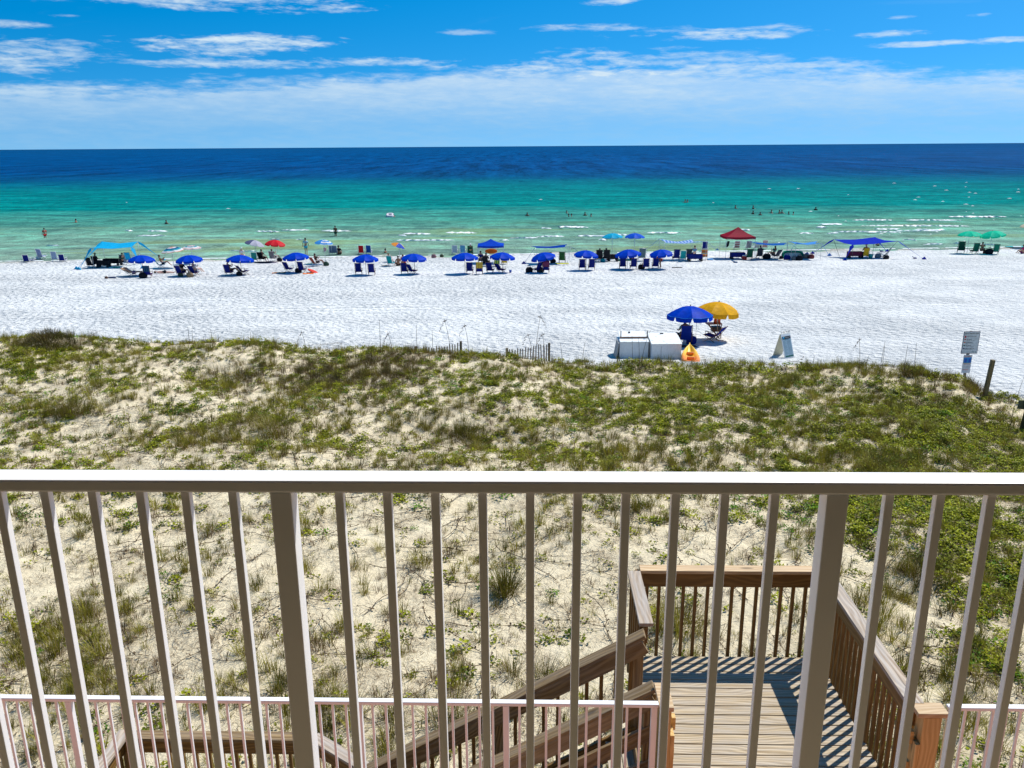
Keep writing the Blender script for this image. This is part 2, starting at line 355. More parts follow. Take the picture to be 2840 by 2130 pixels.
bar = t.m('MULTIPLY', t.ss(t.noise(t.mapv(pos, (.03, .16, 1)), 1.0, 4, .6), .52, .66), t.ss(ln, 2.14, 2.04)); colr = t.mix(t.m('MULTIPLY', bar, .45), colr, (.33, .42, .12))
wa = t.noise(t.mapv(pos, (.35, 1.0, 1)), 1.0, 6, .68, .2); wb = t.noise(t.mapv(pos, (.04, .11, 1)), 1.0, 9, .76)
nb = bump(t, t.m('ADD', t.m('MULTIPLY', wa, .55), t.m('MULTIPLY', wb, 2.6)), 1.0, .9)
d = t.n('ShaderNodeBsdfDiffuse', i_Color=colr, i_Normal=nb)
g = t.n('ShaderNodeBsdfGlossy', i_Color=(1, 1, 1, 1), i_Normal=nb); g.inputs['Roughness'].default_value = .22
fz = t.n('ShaderNodeFresnel', i_Normal=nb); fz.inputs[0].default_value = 1.33
mx = t.n('ShaderNodeMixShader', i_0=t.m('MINIMUM', t.m('MULTIPLY', fz.outputs[0], .12), .028), i_1=d.outputs[0], i_2=g.outputs[0])
out(t, mx.outputs[0])
FOAM_GLINT = plain('white_foam_glint', (.82, .85, .84), .8, .05)

# ------------------------------------------------------------------ the ground sheet
def axis(dense_lo, dense_hi, step, far):
    a = list(np.arange(dense_lo, dense_hi+step/2, step)); s = step; x = a[-1]
    while x < far: s *= 1.35; x += s; a.append(x)
    s = step; x = a[0]; b = []
    while x > -far: s *= 1.35; x -= s; b.append(x)
    return np.array(b[::-1]+a)
def sheet(name, xs, ys, zf, material):
    XX, YY = np.meshgrid(xs, ys); ZZ = zf(XX, YY); n = len(xs); m_ = len(ys)
    v = np.stack([XX.ravel(), YY.ravel(), ZZ.ravel()], 1)
    i = np.arange(m_-1)[:, None]*n + np.arange(n-1)[None, :]; f = np.stack([i, i+1, i+n+1, i+n], -1).reshape(-1, 4)
    me = bpy.data.meshes.new(name); me.vertices.add(len(v)); me.vertices.foreach_set('co', v.ravel())
    me.loops.add(f.size); me.loops.foreach_set('vertex_index', f.ravel().astype(np.int32))
    me.polygons.add(len(f)); me.polygons.foreach_set('loop_start', np.arange(0, f.size, 4, dtype=np.int32)); me.polygons.foreach_set('loop_total', np.full(len(f), 4, np.int32))
    me.polygons.foreach_set('use_smooth', np.ones(len(f), bool)); me.materials.append(material); me.update(calc_edges=True)
    return link(name, me)
xs = axis(-27, 27, .16, 3000)
ys = np.concatenate([[-3000, -400, -60, -20, -8, -2, 2, 5, 7], np.arange(8, 42, .16), np.arange(42, 92, .4), np.arange(92, 131, 1.5), [160, 400]])
grd = tag(sheet('sandy_ground', xs, ys, ground_z, SAND), kind='structure')
_co = np.empty(len(grd.data.vertices)*3); grd.data.vertices.foreach_get('co', _co); _co = _co.reshape(-1, 3)
_t = np.interp(_co[:, 0], CX, CY)-_co[:, 1]; _a = grd.data.attributes.new('open_beach', 'FLOAT', 'POINT'); _a.data.foreach_set('value', sst(1.5, -2.5, _t))

def sea_z(x, y):
    a = np.clip(1-(y-90)/260, 0, 1)
    ph = y*.75 + vnoise(x, y, .03, 21)*9 + vnoise(x, y, .09, 22)*3
    h = np.maximum(np.sin(ph), -.2)*.10*sst(84, 100, y) + vnoise(x, y, .35, 23)*.10 + vnoise(x, y, .9, 24)*.05
    return SEA + h*a*sst(84, 92, y)*np.where(np.abs(x) < 160, 1, 0)
ysea = [84.]; s = .35
while ysea[-1] < 45000: ysea.append(ysea[-1]+s); s *= (1.004 if ysea[-1] < 200 else 1.06)
xsea = axis(-100, 100, .6, 45000)
tag(sheet('sea', xsea, np.array(ysea), sea_z, WATER), kind='structure')

fm = MB()
def foam(x0, x1, py, wdt=.5):
    p0 = sea_pt(x0, py); p1 = sea_pt(x1, py); L = (p1-p0).length; n = max(6, int(L/.22)); ph = random.random()*9
    rows = [[], [], [], []]
    for k in range(n+1):
        q = k/n; e = min(1, 5*q, 5*(1-q))**.6; x = p0.x+(p1.x-p0.x)*q; y = p0.y+(p1.y-p0.y)*q + math.sin(q*3+ph)*.25 + random.uniform(-.12, .12)
        ww = wdt*.5*e*random.choice([.05, .2, .6, 1.0, 1.5])*random.uniform(.6, 1.1)
        for r, (dy, dz) in enumerate(((-ww, .0), (-ww*.45, .15*e*random.uniform(.5, 1)), (ww*.15, .17*e*random.uniform(.5, 1)), (ww*.8, .0))):
            rows[r].append((x+random.uniform(-.1, .1), y+dy, SEA+.10+dz))
    fm.grid(rows)
FO = [(347, 371, 642, .7), (409, 465, 643, .9), (377, 462, 657, .4), (704, 777, 645, .9), (778, 860, 641, .5), (887, 979, 643, .7), (1117, 1197, 651, .7), (1236, 1324, 648, 1.0),
      (1085, 1262, 669, .35), (1103, 1130, 656, .4), (1487, 1566, 659, .7), (1413, 1493, 663, .6), (1382, 1412, 670, .3), (1596, 1700, 658, .5), (1680, 1750, 655, .8), (1796, 1892, 648, 1.0),
      (1542, 1632, 632, 1.1), (1660, 1680, 668, .5), (2267, 2338, 624, .8), (2262, 2292, 634, .5), (2219, 2255, 650, .9), (2362, 2482, 613, 1.0), (2505, 2669, 613, .7), (2627, 2790, 603, 1.4),
      (2396, 2688, 629, 1.1), (2420, 2500, 638, .5), (2312, 2500, 646, .5), (2470, 2620, 643, .4), (2290, 2330, 650, .4), (2538, 2623, 640, .6), (2050, 2080, 640, .4), (2265, 2290, 632, .7),
      (0, 2840, 706.5, .10), (630, 720, 700, .06), (130, 165, 684, .1), (745, 780, 668, .2), (820, 850, 668, .25), (2500, 2540, 669, .2), (2640, 2680, 677, .25), (2700, 2760, 682, .2), (2560, 2620, 681, .2), (1500, 1530, 636, .3)]  # one short strip far right is a sun glint shaped like foam
for a, b, y, ww in FO:
    if a == 0:
        p = [beach_pt(x, 704.5-(x/2840)*19) for x in range(-100, 2941, 20)]
        for k in range(len(p)-1):
            if random.random() < .75:
                q0, q1 = p[k], p[k+1]; zz = SEA+.045; sh_ = 89.2+.06*q0.x
                fm.grid([[(q0.x, sh_-.2+random.uniform(-.25, .2), zz), (q1.x, sh_-.2+random.uniform(-.25, .2), zz)], [(q0.x, sh_+.12, zz+.01), (q1.x, sh_+.15, zz+.01)]])
    else: foam(a, b, y, ww)
for k in range(46):  # tiny white bits shaped for sun glints, mostly on the right-hand sea
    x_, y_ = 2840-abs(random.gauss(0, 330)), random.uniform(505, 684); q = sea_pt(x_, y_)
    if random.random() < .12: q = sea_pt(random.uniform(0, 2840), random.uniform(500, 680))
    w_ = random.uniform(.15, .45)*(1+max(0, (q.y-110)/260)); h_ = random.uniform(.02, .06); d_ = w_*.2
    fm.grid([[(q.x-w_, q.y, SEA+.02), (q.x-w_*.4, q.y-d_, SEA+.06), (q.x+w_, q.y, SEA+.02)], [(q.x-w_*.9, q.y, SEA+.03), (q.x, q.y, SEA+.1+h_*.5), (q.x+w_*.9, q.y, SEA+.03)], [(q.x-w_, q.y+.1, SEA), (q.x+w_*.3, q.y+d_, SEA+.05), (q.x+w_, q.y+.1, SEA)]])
tag(part('wave_foam_and_glints', fm, FOAM_GLINT), 'white foam of small waves breaking in the shallows, and sun glints shaped as white bits', 'foam', kind='stuff')

# ------------------------------------------------------------------ building frame: turned a little against the view
BT = R_(1.5)
def B(bx, by, z=0.0): return Vector((bx*math.cos(BT)+by*math.sin(BT), -bx*math.sin(BT)+by*math.cos(BT), z))
def plank(name, p0, p1, wdt, h, material, parent, up=(0, 0, 1), bev=.004):
    """board from p0 to p1 (centre line), in its own local frame so that the grain runs along it"""
    p0 = Vector(p0); p1 = Vector(p1); L = (p1-p0).length; xa = (p1-p0).normalized(); za = Vector(up); ya = za.cross(xa).normalized(); za = xa.cross(ya)
    key = ('pl', round(L, 3), wdt, h, material.name, bev)
    if key not in _c: _c[key] = MB().box((0, 0, 0), (L, wdt, h), bev=bev).mesh(name, material)
    o = bpy.data.objects.new(name, _c[key]); COL.objects.link(o)
    Mx = Matrix((xa, ya, za)).transposed().to_4x4(); Mx.translation = (p0+p1)/2
    if parent is not None: o.parent = parent; Mx = parent.matrix_basis.inverted() @ Mx
    o.matrix_basis = Mx
    return o
def emp_at(name, loc): 
    return empty(name, loc)

# apartment building behind the camera: wall, balcony floor, added slab above
STUCCO = plain('cream_stucco', (.31, .235, .14), .9, .06)
TILE = plain('terrace_tile', (.60, .31, .21), .8, .08)
CONC = plain('balcony_concrete', (.29, .215, .125), .9, .08)
bd = tag(empty('apartment_building', B(0, -1.3, 1.5)), 'cream stuccoed beachfront building carrying the balcony', 'building')
def bslab(name, x0, x1, y0, y1, z0, z1, material):
    mb = MB(); c = [B(x0, y0), B(x1, y0), B(x1, y1), B(x0, y1)]; base = bd.location
    mb.add([Vector((p.x, p.y, z0))-base for p in c]+[Vector((p.x, p.y, z1))-base for p in c], [(3, 2, 1, 0), (4, 5, 6, 7), (0, 1, 5, 4), (1, 2, 6, 5), (2, 3, 7, 6), (3, 0, 4, 7)])
    return part(name, mb, material, bd)
bslab('wall', -14, 14, -1.6, -1.3, 1.0, 15, STUCCO)
bslab('balcony_floor', -14, 14, -1.298, 1.93, 8.42, 8.62, CONC)
bslab('added_shade_slab', -14, 14, -1.298, 1.9, 11.25, 11.45, STUCCO)  # unseen; put in and deepened to shade the railing fronts
bslab('terrace_floor', -14, 14, -1.298, 6.1, 4.7, 4.9, TILE)
bslab('terrace_wall', -14, 14, 5.7, 5.9, .5, 4.698, STUCCO)

# ------------------------------------------------------------------ white railings
def white_rail(name, label, by, x0, x1, ztop, posts, bars, floor_z, capw=.07, caph=.036, bw=.021, pw=.052, grp=None):
    r = tag(empty(name, B((x0+x1)/2, by, floor_z)), label, 'railing', grp)
    plank('handrail', B(x0, by, ztop-caph/2), B(x1, by, ztop-caph/2), capw, caph, WHITE, r, bev=.007)
    plank('bottom_rail', B(x0, by, floor_z+.09), B(x1, by, floor_z+.09), .035, .035, WHITE, r)
    for x in posts: plank('post', B(x, by, floor_z+.004), B(x, by, ztop-caph-.001), pw, pw, WHITE, r, up=(math.sin(BT), math.cos(BT), 0), bev=.003)
    for x in bars: plank('baluster', B(x, by, floor_z+.108), B(x, by, ztop-caph-.001), bw, bw, WHITE, r, up=(math.sin(BT), math.cos(BT), 0), bev=.002)
    return r
def bx_of(px, py, z):
    p = at_z(px, py, z); return p.x*math.cos(BT)-p.y*math.sin(BT)
bars = [-182, -46, 88, 224, 361, 490, 625, 928, 1064.6, 1201, 1335, 1470, 1605, 1741.5, 1882, 2021, 2162, 2484, 2627, 2770, 2912, 3055]
white_rail('balcony_railing', 'white metal balcony railing in the foreground, nearest the viewer', 1.862, -2.4, 2.4, 9.7415, [bx_of(768, 1368, 9.715), bx_of(2331, 1368, 9.715), bx_of(768, 1368, 9.715)-1.32, bx_of(2331, 1368, 9.715)+1.32],
           [bx_of(b, 1368, 9.715) for b in bars], 8.62, caph=.034)
lp_ = [1.02 - 1.247*k for k in range(6)]
lb = []
for k in range(5): lb += [lp_[k] - 1.247*(j+1)/11 for j in range(10)]
TER = 6.035
white_rail('terrace_railing', 'long white railing of the lower terrace, left of the wooden landing', TER, lp_[-1]-.03, 1.055, 6.0, lp_, lb, 4.9, capw=.055, caph=.034, bw=.02, pw=.05, grp='white terrace railings')
rp = [3.49, 4.74]; rb = [3.49+1.247*(j+1)/11 for j in range(10)]
white_rail('terrace_railing', 'short white terrace railing to the right of the wooden landing', TER, 3.45, 4.77, 6.0, rp, rb, 4.9, capw=.055, caph=.034, bw=.02, pw=.05, grp='white terrace railings')

# ------------------------------------------------------------------ wooden landing, stairs, lower landing
XL, XR, YN, YF, ZT, ZFL = 1.11, 3.20, 6.10, 8.37, 6.0, 4.9
ld = tag(empty('wooden_landing', B(2.15, 7.2, ZFL)), 'weathered wooden stair landing with brown railings between the white railings', 'deck')
y = 6.02; k = 0
while y+.14 < YF:
    plank('deck_board', B(XL+.02+random.uniform(-.004, .004), y+.07, ZFL-.019+random.uniform(-.0015, .0015)), B(XR+.03+random.uniform(-.004, .004), y+.07, ZFL-.019), .133, .038, WOOD_DECK, ld); y += .1455
for yy in (6.2, 7.2, 8.2): plank('joist', B(XL+.05, yy, ZFL-.14), B(XR, yy, ZFL-.14), .05, .19, WOOD_RAIL, ld)
for xx in (XL+.03, XR+.0): plank('side_beam', B(xx, 6.05, ZFL-.141), B(xx, YF+.04, ZFL-.141), .04, .2, WOOD_RAIL, ld)
for xx in (XL+.06, XR-.05):
    for yy in (6.3, 8.3): plank('support_post', B(xx, yy, .6), B(xx, yy, ZFL-.25), .14, .14, WOOD_RAIL, ld, up=(0, 1, 0))
upb = (math.sin(BT), math.cos(BT), 0)
def wood_rail(parent, a, b, ztop, zfl, capm, n, endposts=(True, True), face_side=-1, faceh=.185):
    """straight guard: cap board, face board, balusters between, posts at its ends; a and b in building coordinates"""
    a2, b2 = Vector(a), Vector(b); d = (b2-a2).normalized(); nrm_ = Vector((-d.y, d.x))
    P = lambda p, z, o=0.0: B(p.x+nrm_.x*o, p.y+nrm_.y*o, z)
    plank('cap_board', P(a2, ztop-.019), P(b2, ztop-.019), .14, .038, capm, parent)
    plank('face_board', P(a2, ztop-.04-faceh/2, .0), P(b2, ztop-.04-faceh/2, .0), .038, faceh, WOOD_RAIL, parent)
    plank('bottom_board', P(a2, zfl-.13, .0), P(b2, zfl-.13, .0), .036, .13, WOOD_RAIL, parent)
    for k in range(n):
        p = a2 + d*((b2-a2).length*(k+.7)/(n+.4))
        plank('baluster', P(p, zfl-.1, .035*face_side), P(p, ztop-.05, .035*face_side), .036, .036, WOOD_RAIL, parent, up=upb)
    for f, p in zip(endposts, (a2, b2)):
        if f: plank('post', P(p, zfl-.3), P(p, ztop-.041), .088, .088, WOOD_RAIL, parent, up=upb)
# far side (13 balusters), left stub, right side
wood_rail(ld, (XL+.072, YF), (XR+.07, YF), ZT, ZFL, WOOD_PALE, 15, face_side=1)
wood_rail(ld, (XL, 7.24), (XL, YF-.075), ZT+.004, ZFL, WOOD_CAP, 6, (False, False), face_side=1)
wood_rail(ld, (XR, 6.06), (XR, YF-.075), ZT+.004, ZFL, WOOD_CAP, 19, (False, False), face_side=-1)
# new lumber posts where white railings meet the landing
def new_post(bx, by, label, dx, dy, cx, cy):
    r = tag(empty('lumber_post', B(bx, by, ZFL)), label, 'post', 'fresh orange lumber posts')
    plank('post_board', B(bx, by, ZFL-.9), B(bx, by, ZT-.045), dx, dy, WOOD_NEW, r, up=upb)
    plank('post_board', B(bx+(dx+.04)/2*(1 if bx < 2 else -1), by-.02, ZFL-.9), B(bx+(dx+.04)/2*(1 if bx < 2 else -1), by-.02, ZT-.30), .036, dy*.8, WOOD_NEW, r, up=upb)
    plank('top_board', B(bx-cx/2, by, ZT-.021), B(bx+cx/2, by, ZT-.021), cy, .042, WOOD_NEW if False else WOOD_PALE, r)
    s_ = 1 if bx < 2 else -1
    for zz in (5.72, 5.42, 5.12): plank('block', B(bx+s_*(dx/2+.03), by+.02, zz), B(bx+s_*(dx/2+.065), by+.02, zz), .07, .12, WOOD_NEW, r)
new_post(1.115, 6.14, 'fresh orange wooden post at the left end of the landing opening', .09, .30, .12, .34)
new_post(3.29, 6.0, 'fresh orange wooden post with a board top beside the right white railing', .15, .14, .25, .15)

SL = .58
st = tag(empty('wooden_staircase', B(-.4, 6.75, 3.2)), 'brown wooden staircase running down to the left from the landing', 'staircase')
YS0, YS1 = 6.36, 7.15; xtop = 1.08; drop = 1.70; run = drop/SL
nstep = 9
for k in range(1, nstep):
    z = ZFL - drop*k/nstep; x = xtop - run*k/nstep
    for j in (0, 1): plank('tread', B(x+.045+j*.145, YS0+.05, z), B(x+.045+j*.145, YS1-.03, z), .138, .036, WOOD_DECK, st)
    plank('riser', B(x+.10+.145, YS0+.06, z+.09), B(x+.10+.145, YS1-.04, z+.09), .018, .13, WOOD_STAIR, st)
def sloped(name, by, ztop, h, wdt, material, x0=xtop, x1=None):
    x1 = xtop-run if x1 is None else x1
    z0 = ztop-(xtop-x0)*SL; z1 = ztop-(xtop-x1)*SL
    return plank(name, B(x0, by, z0-h/2), B(x1, by, z1-h/2), wdt, h, material, st, up=(0, 0, 1))
sloped('stringer', YS0+.03, ZFL+.03, .26, .04, WOOD_RAIL); sloped('stringer', YS1, ZFL+.03, .26, .04, WOOD_RAIL)
sloped('cap_board', YS1-.02, ZT-.02, .038, .14, WOOD_STAIR); sloped('face_board', YS1-.075, ZT-.065, .15, .038, WOOD_STAIR)
for k in range(20):
    x = xtop-.12-k*.142; zt_ = ZT-.1-(xtop-x)*SL
    plank('baluster', B(x, YS1+.0, zt_-1.12), B(x, YS1+.0, zt_), .036, .036, WOOD_RAIL, st, up=upb)
sloped('cap_board', YS0-.02, ZT-.03, .038, .14, WOOD_STAIR, x0=1.06); sloped('face_board', YS0-.075, ZT-.075, .14, .038, WOOD_STAIR, x0=1.06)
sloped('guard_board', YS0-.05, ZT-.42, .14, .038, WOOD_STAIR); sloped('guard_board', YS0-.05, ZT-.78, .14, .038, WOOD_STAIR)
for x in (1.03, -.35, xtop-run+.03):
    for by in (YS0+.0, YS1+.03):
        zt_ = ZT-.09-(xtop-x)*SL; plank('post', B(x, by, zt_-1.9 if by > 7 else zt_-1.35), B(x, by, zt_), .10, .10, WOOD_STAIR, st, up=upb)

l2 = tag(empty('lower_wooden_landing', B(-3.2, 7.0, 3.2)), 'lower wooden landing at the foot of the stairs, bottom left', 'deck')
Z2 = 4.3; L2F = 7.68; L2X0, L2X1 = -4.52, -2.43
y = 6.1
while y < L2F: plank('deck_board', B(L2X0, y+.07, 3.18), B(xtop-run+.1, y+.07, 3.18), .138, .038, WOOD_DECK, l2); y += .1455
wood_rail(l2, (L2X0+.07, L2F), (L2X1, L2F), Z2, 3.2, WOOD_STAIR, 13, face_side=1)
wood_rail(l2, (L2X0, 6.2), (L2X0, L2F+.07), Z2+.004, 3.2, WOOD_CAP, 9, face_side=1)
wood_rail(l2, (L2X1+.03, L2F-.0), (xtop-run+.10, YS1+.08), Z2+.004, 3.2, WOOD_CAP, 5, face_side=1)
for xx in (L2X0+.1, L2X1): plank('support_post', B(xx, L2F-.1, .8), B(xx, L2F-.1, 3.1), .14, .14, WOOD_RAIL, l2, up=(0, 1, 0))

# ------------------------------------------------------------------ umbrellas
def canopy_mesh(r, rise, val, colfn, key, ng=8):
    k_ = ('can', r, rise, val, key)
    if k_ in _c: return _c[k_]
    mb = MB(); vb = MB(); rb = MB(); NR = 5; NA = 4
    for g in range(ng):
        a0 = 2*math.pi*(g+.5)/ng; a1 = a0+2*math.pi/ng
        rows = []
        for i in range(NR+1):
            t_ = .03+.97*i/NR; row = []
            for j in range(NA+1):
                q = j/NA; rr = r*t_
                p0 = Vector((math.cos(a0), math.sin(a0), 0))*rr; p1 = Vector((math.cos(a1), math.sin(a1), 0))*rr
                p = p0.lerp(p1, q); p.z = -rise*t_**1.9 - .045*math.sin(math.pi*q)*t_
                row.append(p)
            rows.append(row)
        for i in range(NR): mb.grid([rows[i], rows[i+1]], colfn(g, i))
        # hanging flap, narrower than its gore so that a notch opens at every rib
        e = rows[-1]; n0 = e[0].lerp(e[1], .35); n1 = e[-1].lerp(e[-2], .35)
        top_ = [e[0], e[1], e[2], e[3], e[4]]; cen = Vector((0, 0, e[0].z))
        low = [n0, e[1], e[2], e[3], n1]
        vb.grid([top_, [q+Vector((q.x*.03, q.y*.03, -val)) for q in low]], colfn(g, NR))
        rb.tube([(0, 0, -.03), Vector((math.cos(a0)*r*.55, math.sin(a0)*r*.55, -rise*.33-.03)), Vector((math.cos(a0)*r, math.sin(a0)*r, -rise-.01))], .008, 4)
    _c[k_] = (mb, vb, rb); return _c[k_]
POLE_W = plain('umbrella_pole_wood', (.30, .20, .12), .5); POLE_M = plain('umbrella_pole_metal', (.55, .56, .57), .35, metal=.6)
BLUE = cloth('royal_blue_canvas', (.0, .05, .50), .28); NAVY = cloth('navy_chair_sling', (.006, .018, .20), .2)
def umbrella(p, label, r=1.12, apex=1.75, rise=.38, val=.17, mats=(BLUE,), colfn=lambda g, i: 0, key='one', tilt=(0, 0), rz=.2, pole=POLE_W, grp=None, name='beach_umbrella', trimmat=None):
    o = tag(empty(name, p, rz), label, 'umbrella', grp)
    mb, vb, rb = canopy_mesh(r, rise, val, colfn, key)
    kk = ('um', r, rise, val, key, tuple(m.name for m in mats))
    if kk not in _c: _c[kk] = (mb.mesh('canopy', mats), vb.mesh('valance', mats), rb.mesh('rib', POLE_M))
    a, b, c = _c[kk]; tr = (R_(tilt[0]), R_(tilt[1]), 0)
    ca = link('canopy', a, o, (0, 0, apex), tr); va = link('valance', b, ca); link('ribs', c, ca)
    k2 = ('pole', apex, pole.name)
    if k2 not in _c: _c[k2] = MB().tube([(0, 0, -.15), (0, 0, apex+.0)], .021, 8).mesh('pole', pole)
    link('pole', _c[k2], o)
    if ('fin',) not in _c: _c[('fin',)] = MB().ell((0, 0, .03), (.03, .03, .05), 8, 5).mesh('finial', POLE_W)
    link('finial', _c[('fin',)], ca)
    if trimmat:
        tm = MB()
        for g in range(8):
            a0 = 2*math.pi*(g+.5)/8; a1 = a0+2*math.pi/8; tm.tube([(math.cos(a0)*r*1.005, math.sin(a0)*r*1.005, -rise+.005), (math.cos((a0+a1)/2)*r*.93, math.sin((a0+a1)/2)*r*.93, -rise-.045), (math.cos(a1)*r*1.005, math.sin(a1)*r*1.005, -rise+.005)], .011, 4, cap=False)
        part('trim', tm, trimmat, ca)
    return o

# ------------------------------------------------------------------ chairs
def chair_meshes(recl, seat_h=.32, back=.78, wd=.56):
    k = ('ch', recl, seat_h, back, wd)
    if k in _c: return _c[k]
    a = R_(recl); yb = -.2; h = wd/2
    dirb = Vector((0, -math.sin(a), math.cos(a))); b0 = Vector((0, yb, seat_h-.04)); b1 = b0+dirb*back
    P = {}
    sb = MB(); rows = []
    for q in np.linspace(0, 1, 7):
        p = b0+dirb*back*q; sag = math.sin(math.pi*q)*.035; ww = h-.03 if .78 > q or q > .9 else h-.03
        rows.append([(x*ww, p.y-sag*(1-x*x), p.z) for x in (-1, -.5, 0, .5, 1)])
    P['backrest'] = sb.grid(rows, thick=(0, .012, 0)).mesh('backrest', NAVY)
    ss_ = MB(); rows = []
    for q in np.linspace(0, 1, 5):
        y_ = yb+.02+.5*q; rows.append([(x*(h-.03), y_, seat_h-.05+.09*q-math.sin(math.pi*q)*.04*(1-x*x)) for x in (-1, -.5, 0, .5, 1)])
    P['seat'] = ss_.grid(rows, thick=(0, 0, .012)).mesh('seat', NAVY)
    pm = MB(); c = b0+dirb*(back*.86); pm.box(c+Vector((0, .05, 0)), (wd*.62, .05, .14), rot=Matrix.Rotation(a, 3, 'X'), bev=.02); P['pillow'] = pm.mesh('pillow', NAVY)
    fr = MB()
    for s_ in (-1, 1):
        x = s_*h; fr.tube([b0+Vector((x, .0, -.12))-dirb*.0, b1+Vector((x, 0, .03))], .016, 6); fr.tube([(x, yb-.02, seat_h-.06), (x, yb+.56, seat_h+.05)], .016, 6)
    fr.tube([b1+Vector((-h, 0, 0)), b1+Vector((h, 0, 0))], .016, 6); fr.tube([(-h, yb+.54, seat_h+.03), (h, yb+.54, seat_h+.03)], .016, 6)
    P['frame'] = fr.mesh('frame', WOOD_CHAIR)
    lg = MB().tube([(0, yb+.50, seat_h+.03), (0, yb-.12, 0)], .015, 6); P['leg'] = lg.mesh('leg', WOOD_CHAIR)
    lg = MB().tube([(0, yb-.06-math.sin(a)*.2, seat_h+.12), (0, yb+.48, 0)], .015, 6); P['leg2'] = lg.mesh('leg', WOOD_CHAIR)
    ar = MB().box((0, yb+.2, seat_h+.23), (.05, .50, .022), bev=.006).tube([(0, yb+.40, seat_h+.22), (0, yb+.42, seat_h+.02)], .012, 5); P['armrest'] = ar.mesh('armrest', WOOD_CHAIR)
    _c[k] = P; return P
def chair(p, label, recl=18, rz=0.0, fab=None, frame=None, scale=1.0, name='beach_chair', grp=None, cat='chair', pillow=True, low=False):
    P = chair_meshes(recl, .2 if low else .32, .62 if low else .78)
    o = tag(empty(name, p, rz), label, cat, grp); o.scale = (scale,)*3
    f = fab or NAVY; w_ = frame or WOOD_CHAIR
    link('seat', P['seat'], o, mats=[f]); link('backrest', P['backrest'], o, mats=[f]); link('frame', P['frame'], o, mats=[w_])
    if pillow: link('pillow', P['pillow'], o, mats=[f])
    for s_ in (-1, 1):
        link('armrest', P['armrest'], o, (s_*.30, 0, 0), mats=[w_]); link('leg', P['leg'], o, (s_*.255, 0, 0), mats=[w_]); link('leg', P['leg2'], o, (s_*.295, 0, 0), mats=[w_])
    return o

# ------------------------------------------------------------------ people
EDG = [(0, 1), (1, 2), (2, 3), (3, 4), (4, 5), (2, 6), (6, 7), (7, 8), (8, 9), (2, 10), (10, 11), (11, 12), (12, 13),
       (0, 14), (14, 15), (15, 16), (16, 17), (0, 18), (18, 19), (19, 20), (20, 21), (4, 22)]
RAD = [.125, .115, .145, .052, .088, .06, .062, .043, .028, .034, .062, .043, .028, .034, .088, .056, .036, .036, .088, .056, .036, .036, .022]
def mirror(L): return [(-x, y, z) for x, y, z in L]
POSES = {}
def pose(name, tor, arms, legs, nose=None, arms2=None, legs2=None):
    arms2 = arms2 or mirror(arms); legs2 = legs2 or mirror(legs)
    v = tor + arms + arms2 + legs + legs2; hd = v[4]
    v.append(nose or (hd[0], hd[1]+.115, hd[2]-.005)); POSES[name] = v
pose('sit', [(0, -.02, .42), (0, -.09, .62), (0, -.15, .84), (0, -.17, 1.02), (0, -.14, 1.14), (0, -.13, 1.22)], [(-.17, -.15, .93), (-.25, -.03, .70), (-.20, .18, .66), (-.17, .26, .68)], [(-.09, .05, .41), (-.13, .44, .46), (-.14, .60, .10), (-.14, .72, .05)])
pose('read', [(0, -.02, .42), (0, -.12, .60), (0, -.22, .80), (0, -.26, .97), (0, -.22, 1.08), (0, -.21, 1.16)], [(-.17, -.20, .90), (-.23, .02, .72), (-.12, .18, .90), (-.08, .22, .95)], [(-.09, .05, .41), (-.12, .42, .56), (-.13, .72, .22), (-.13, .82, .16)])
pose('recline', [(0, 0, .36), (0, -.20, .42), (0, -.40, .54), (0, -.54, .64), (0, -.64, .72), (0, -.70, .78)], [(-.17, -.44, .60), (-.30, -.62, .74), (-.14, -.74, .76), (-.07, -.76, .74)], [(-.09, .06, .36), (-.12, .48, .42), (-.12, .90, .30), (-.12, .98, .34)], nose=(0, -.56, .80))
pose('lie', [(0, 0, .12), (0, -.22, .12), (0, -.44, .13), (0, -.60, .13), (0, -.72, .13), (0, -.80, .13)], [(-.17, -.50, .12), (-.26, -.24, .08), (-.22, -.02, .06), (-.2, .06, .06)], [(-.09, .06, .11), (-.12, .50, .10), (-.13, .90, .06), (-.13, .96, .14)], nose=(0, -.70, .25))
pose('stand', [(0, 0, .92), (0, 0, 1.10), (0, 0, 1.30), (0, 0, 1.50), (0, .01, 1.63), (0, 0, 1.71)], [(-.19, 0, 1.40), (-.24, -.03, 1.12), (-.24, .03, .88), (-.24, .05, .80)], [(-.09, 0, .87), (-.10, .02, .48), (-.11, -.02, .08), (-.11, .11, .03)])
pose('walk', [(0, 0, .92), (0, .01, 1.10), (0, .02, 1.30), (0, .03, 1.50), (0, .05, 1.63), (0, .04, 1.71)], [(-.19, .02, 1.40), (-.27, -.10, 1.14), (-.30, -.02, .90), (-.30, .02, .83)], [(-.09, 0, .87), (-.10, .14, .48), (-.11, .10, .10), (-.11, .22, .05)],
     arms2=[(.19, .02, 1.40), (.25, .10, 1.15), (.26, .22, .94), (.26, .26, .88)], legs2=[(.09, 0, .87), (.10, .0, .48), (.11, -.22, .12), (.11, -.12, .03)])
pose('swim', [(0, 0, -.30), (0, .02, -.12), (0, .03, .08), (0, .04, .24), (0, .06, .37), (0, .05, .45)], [(-.17, .03, .14), (-.32, .10, -.04), (-.30, .28, .0), (-.28, .36, .02)], [(-.09, 0, -.35), (-.12, .1, -.7), (-.12, -.1, -1.1), (-.12, 0, -1.15)])
pose('ground', [(0, 0, .13), (0, -.05, .32), (0, -.07, .52), (0, -.04, .70), (0, .01, .82), (0, .02, .90)], [(-.17, -.06, .62), (-.25, .06, .40), (-.16, .30, .42), (-.12, .36, .44)], [(-.10, .06, .12), (-.16, .38, .36), (-.14, .60, .06), (-.14, .72, .04)])
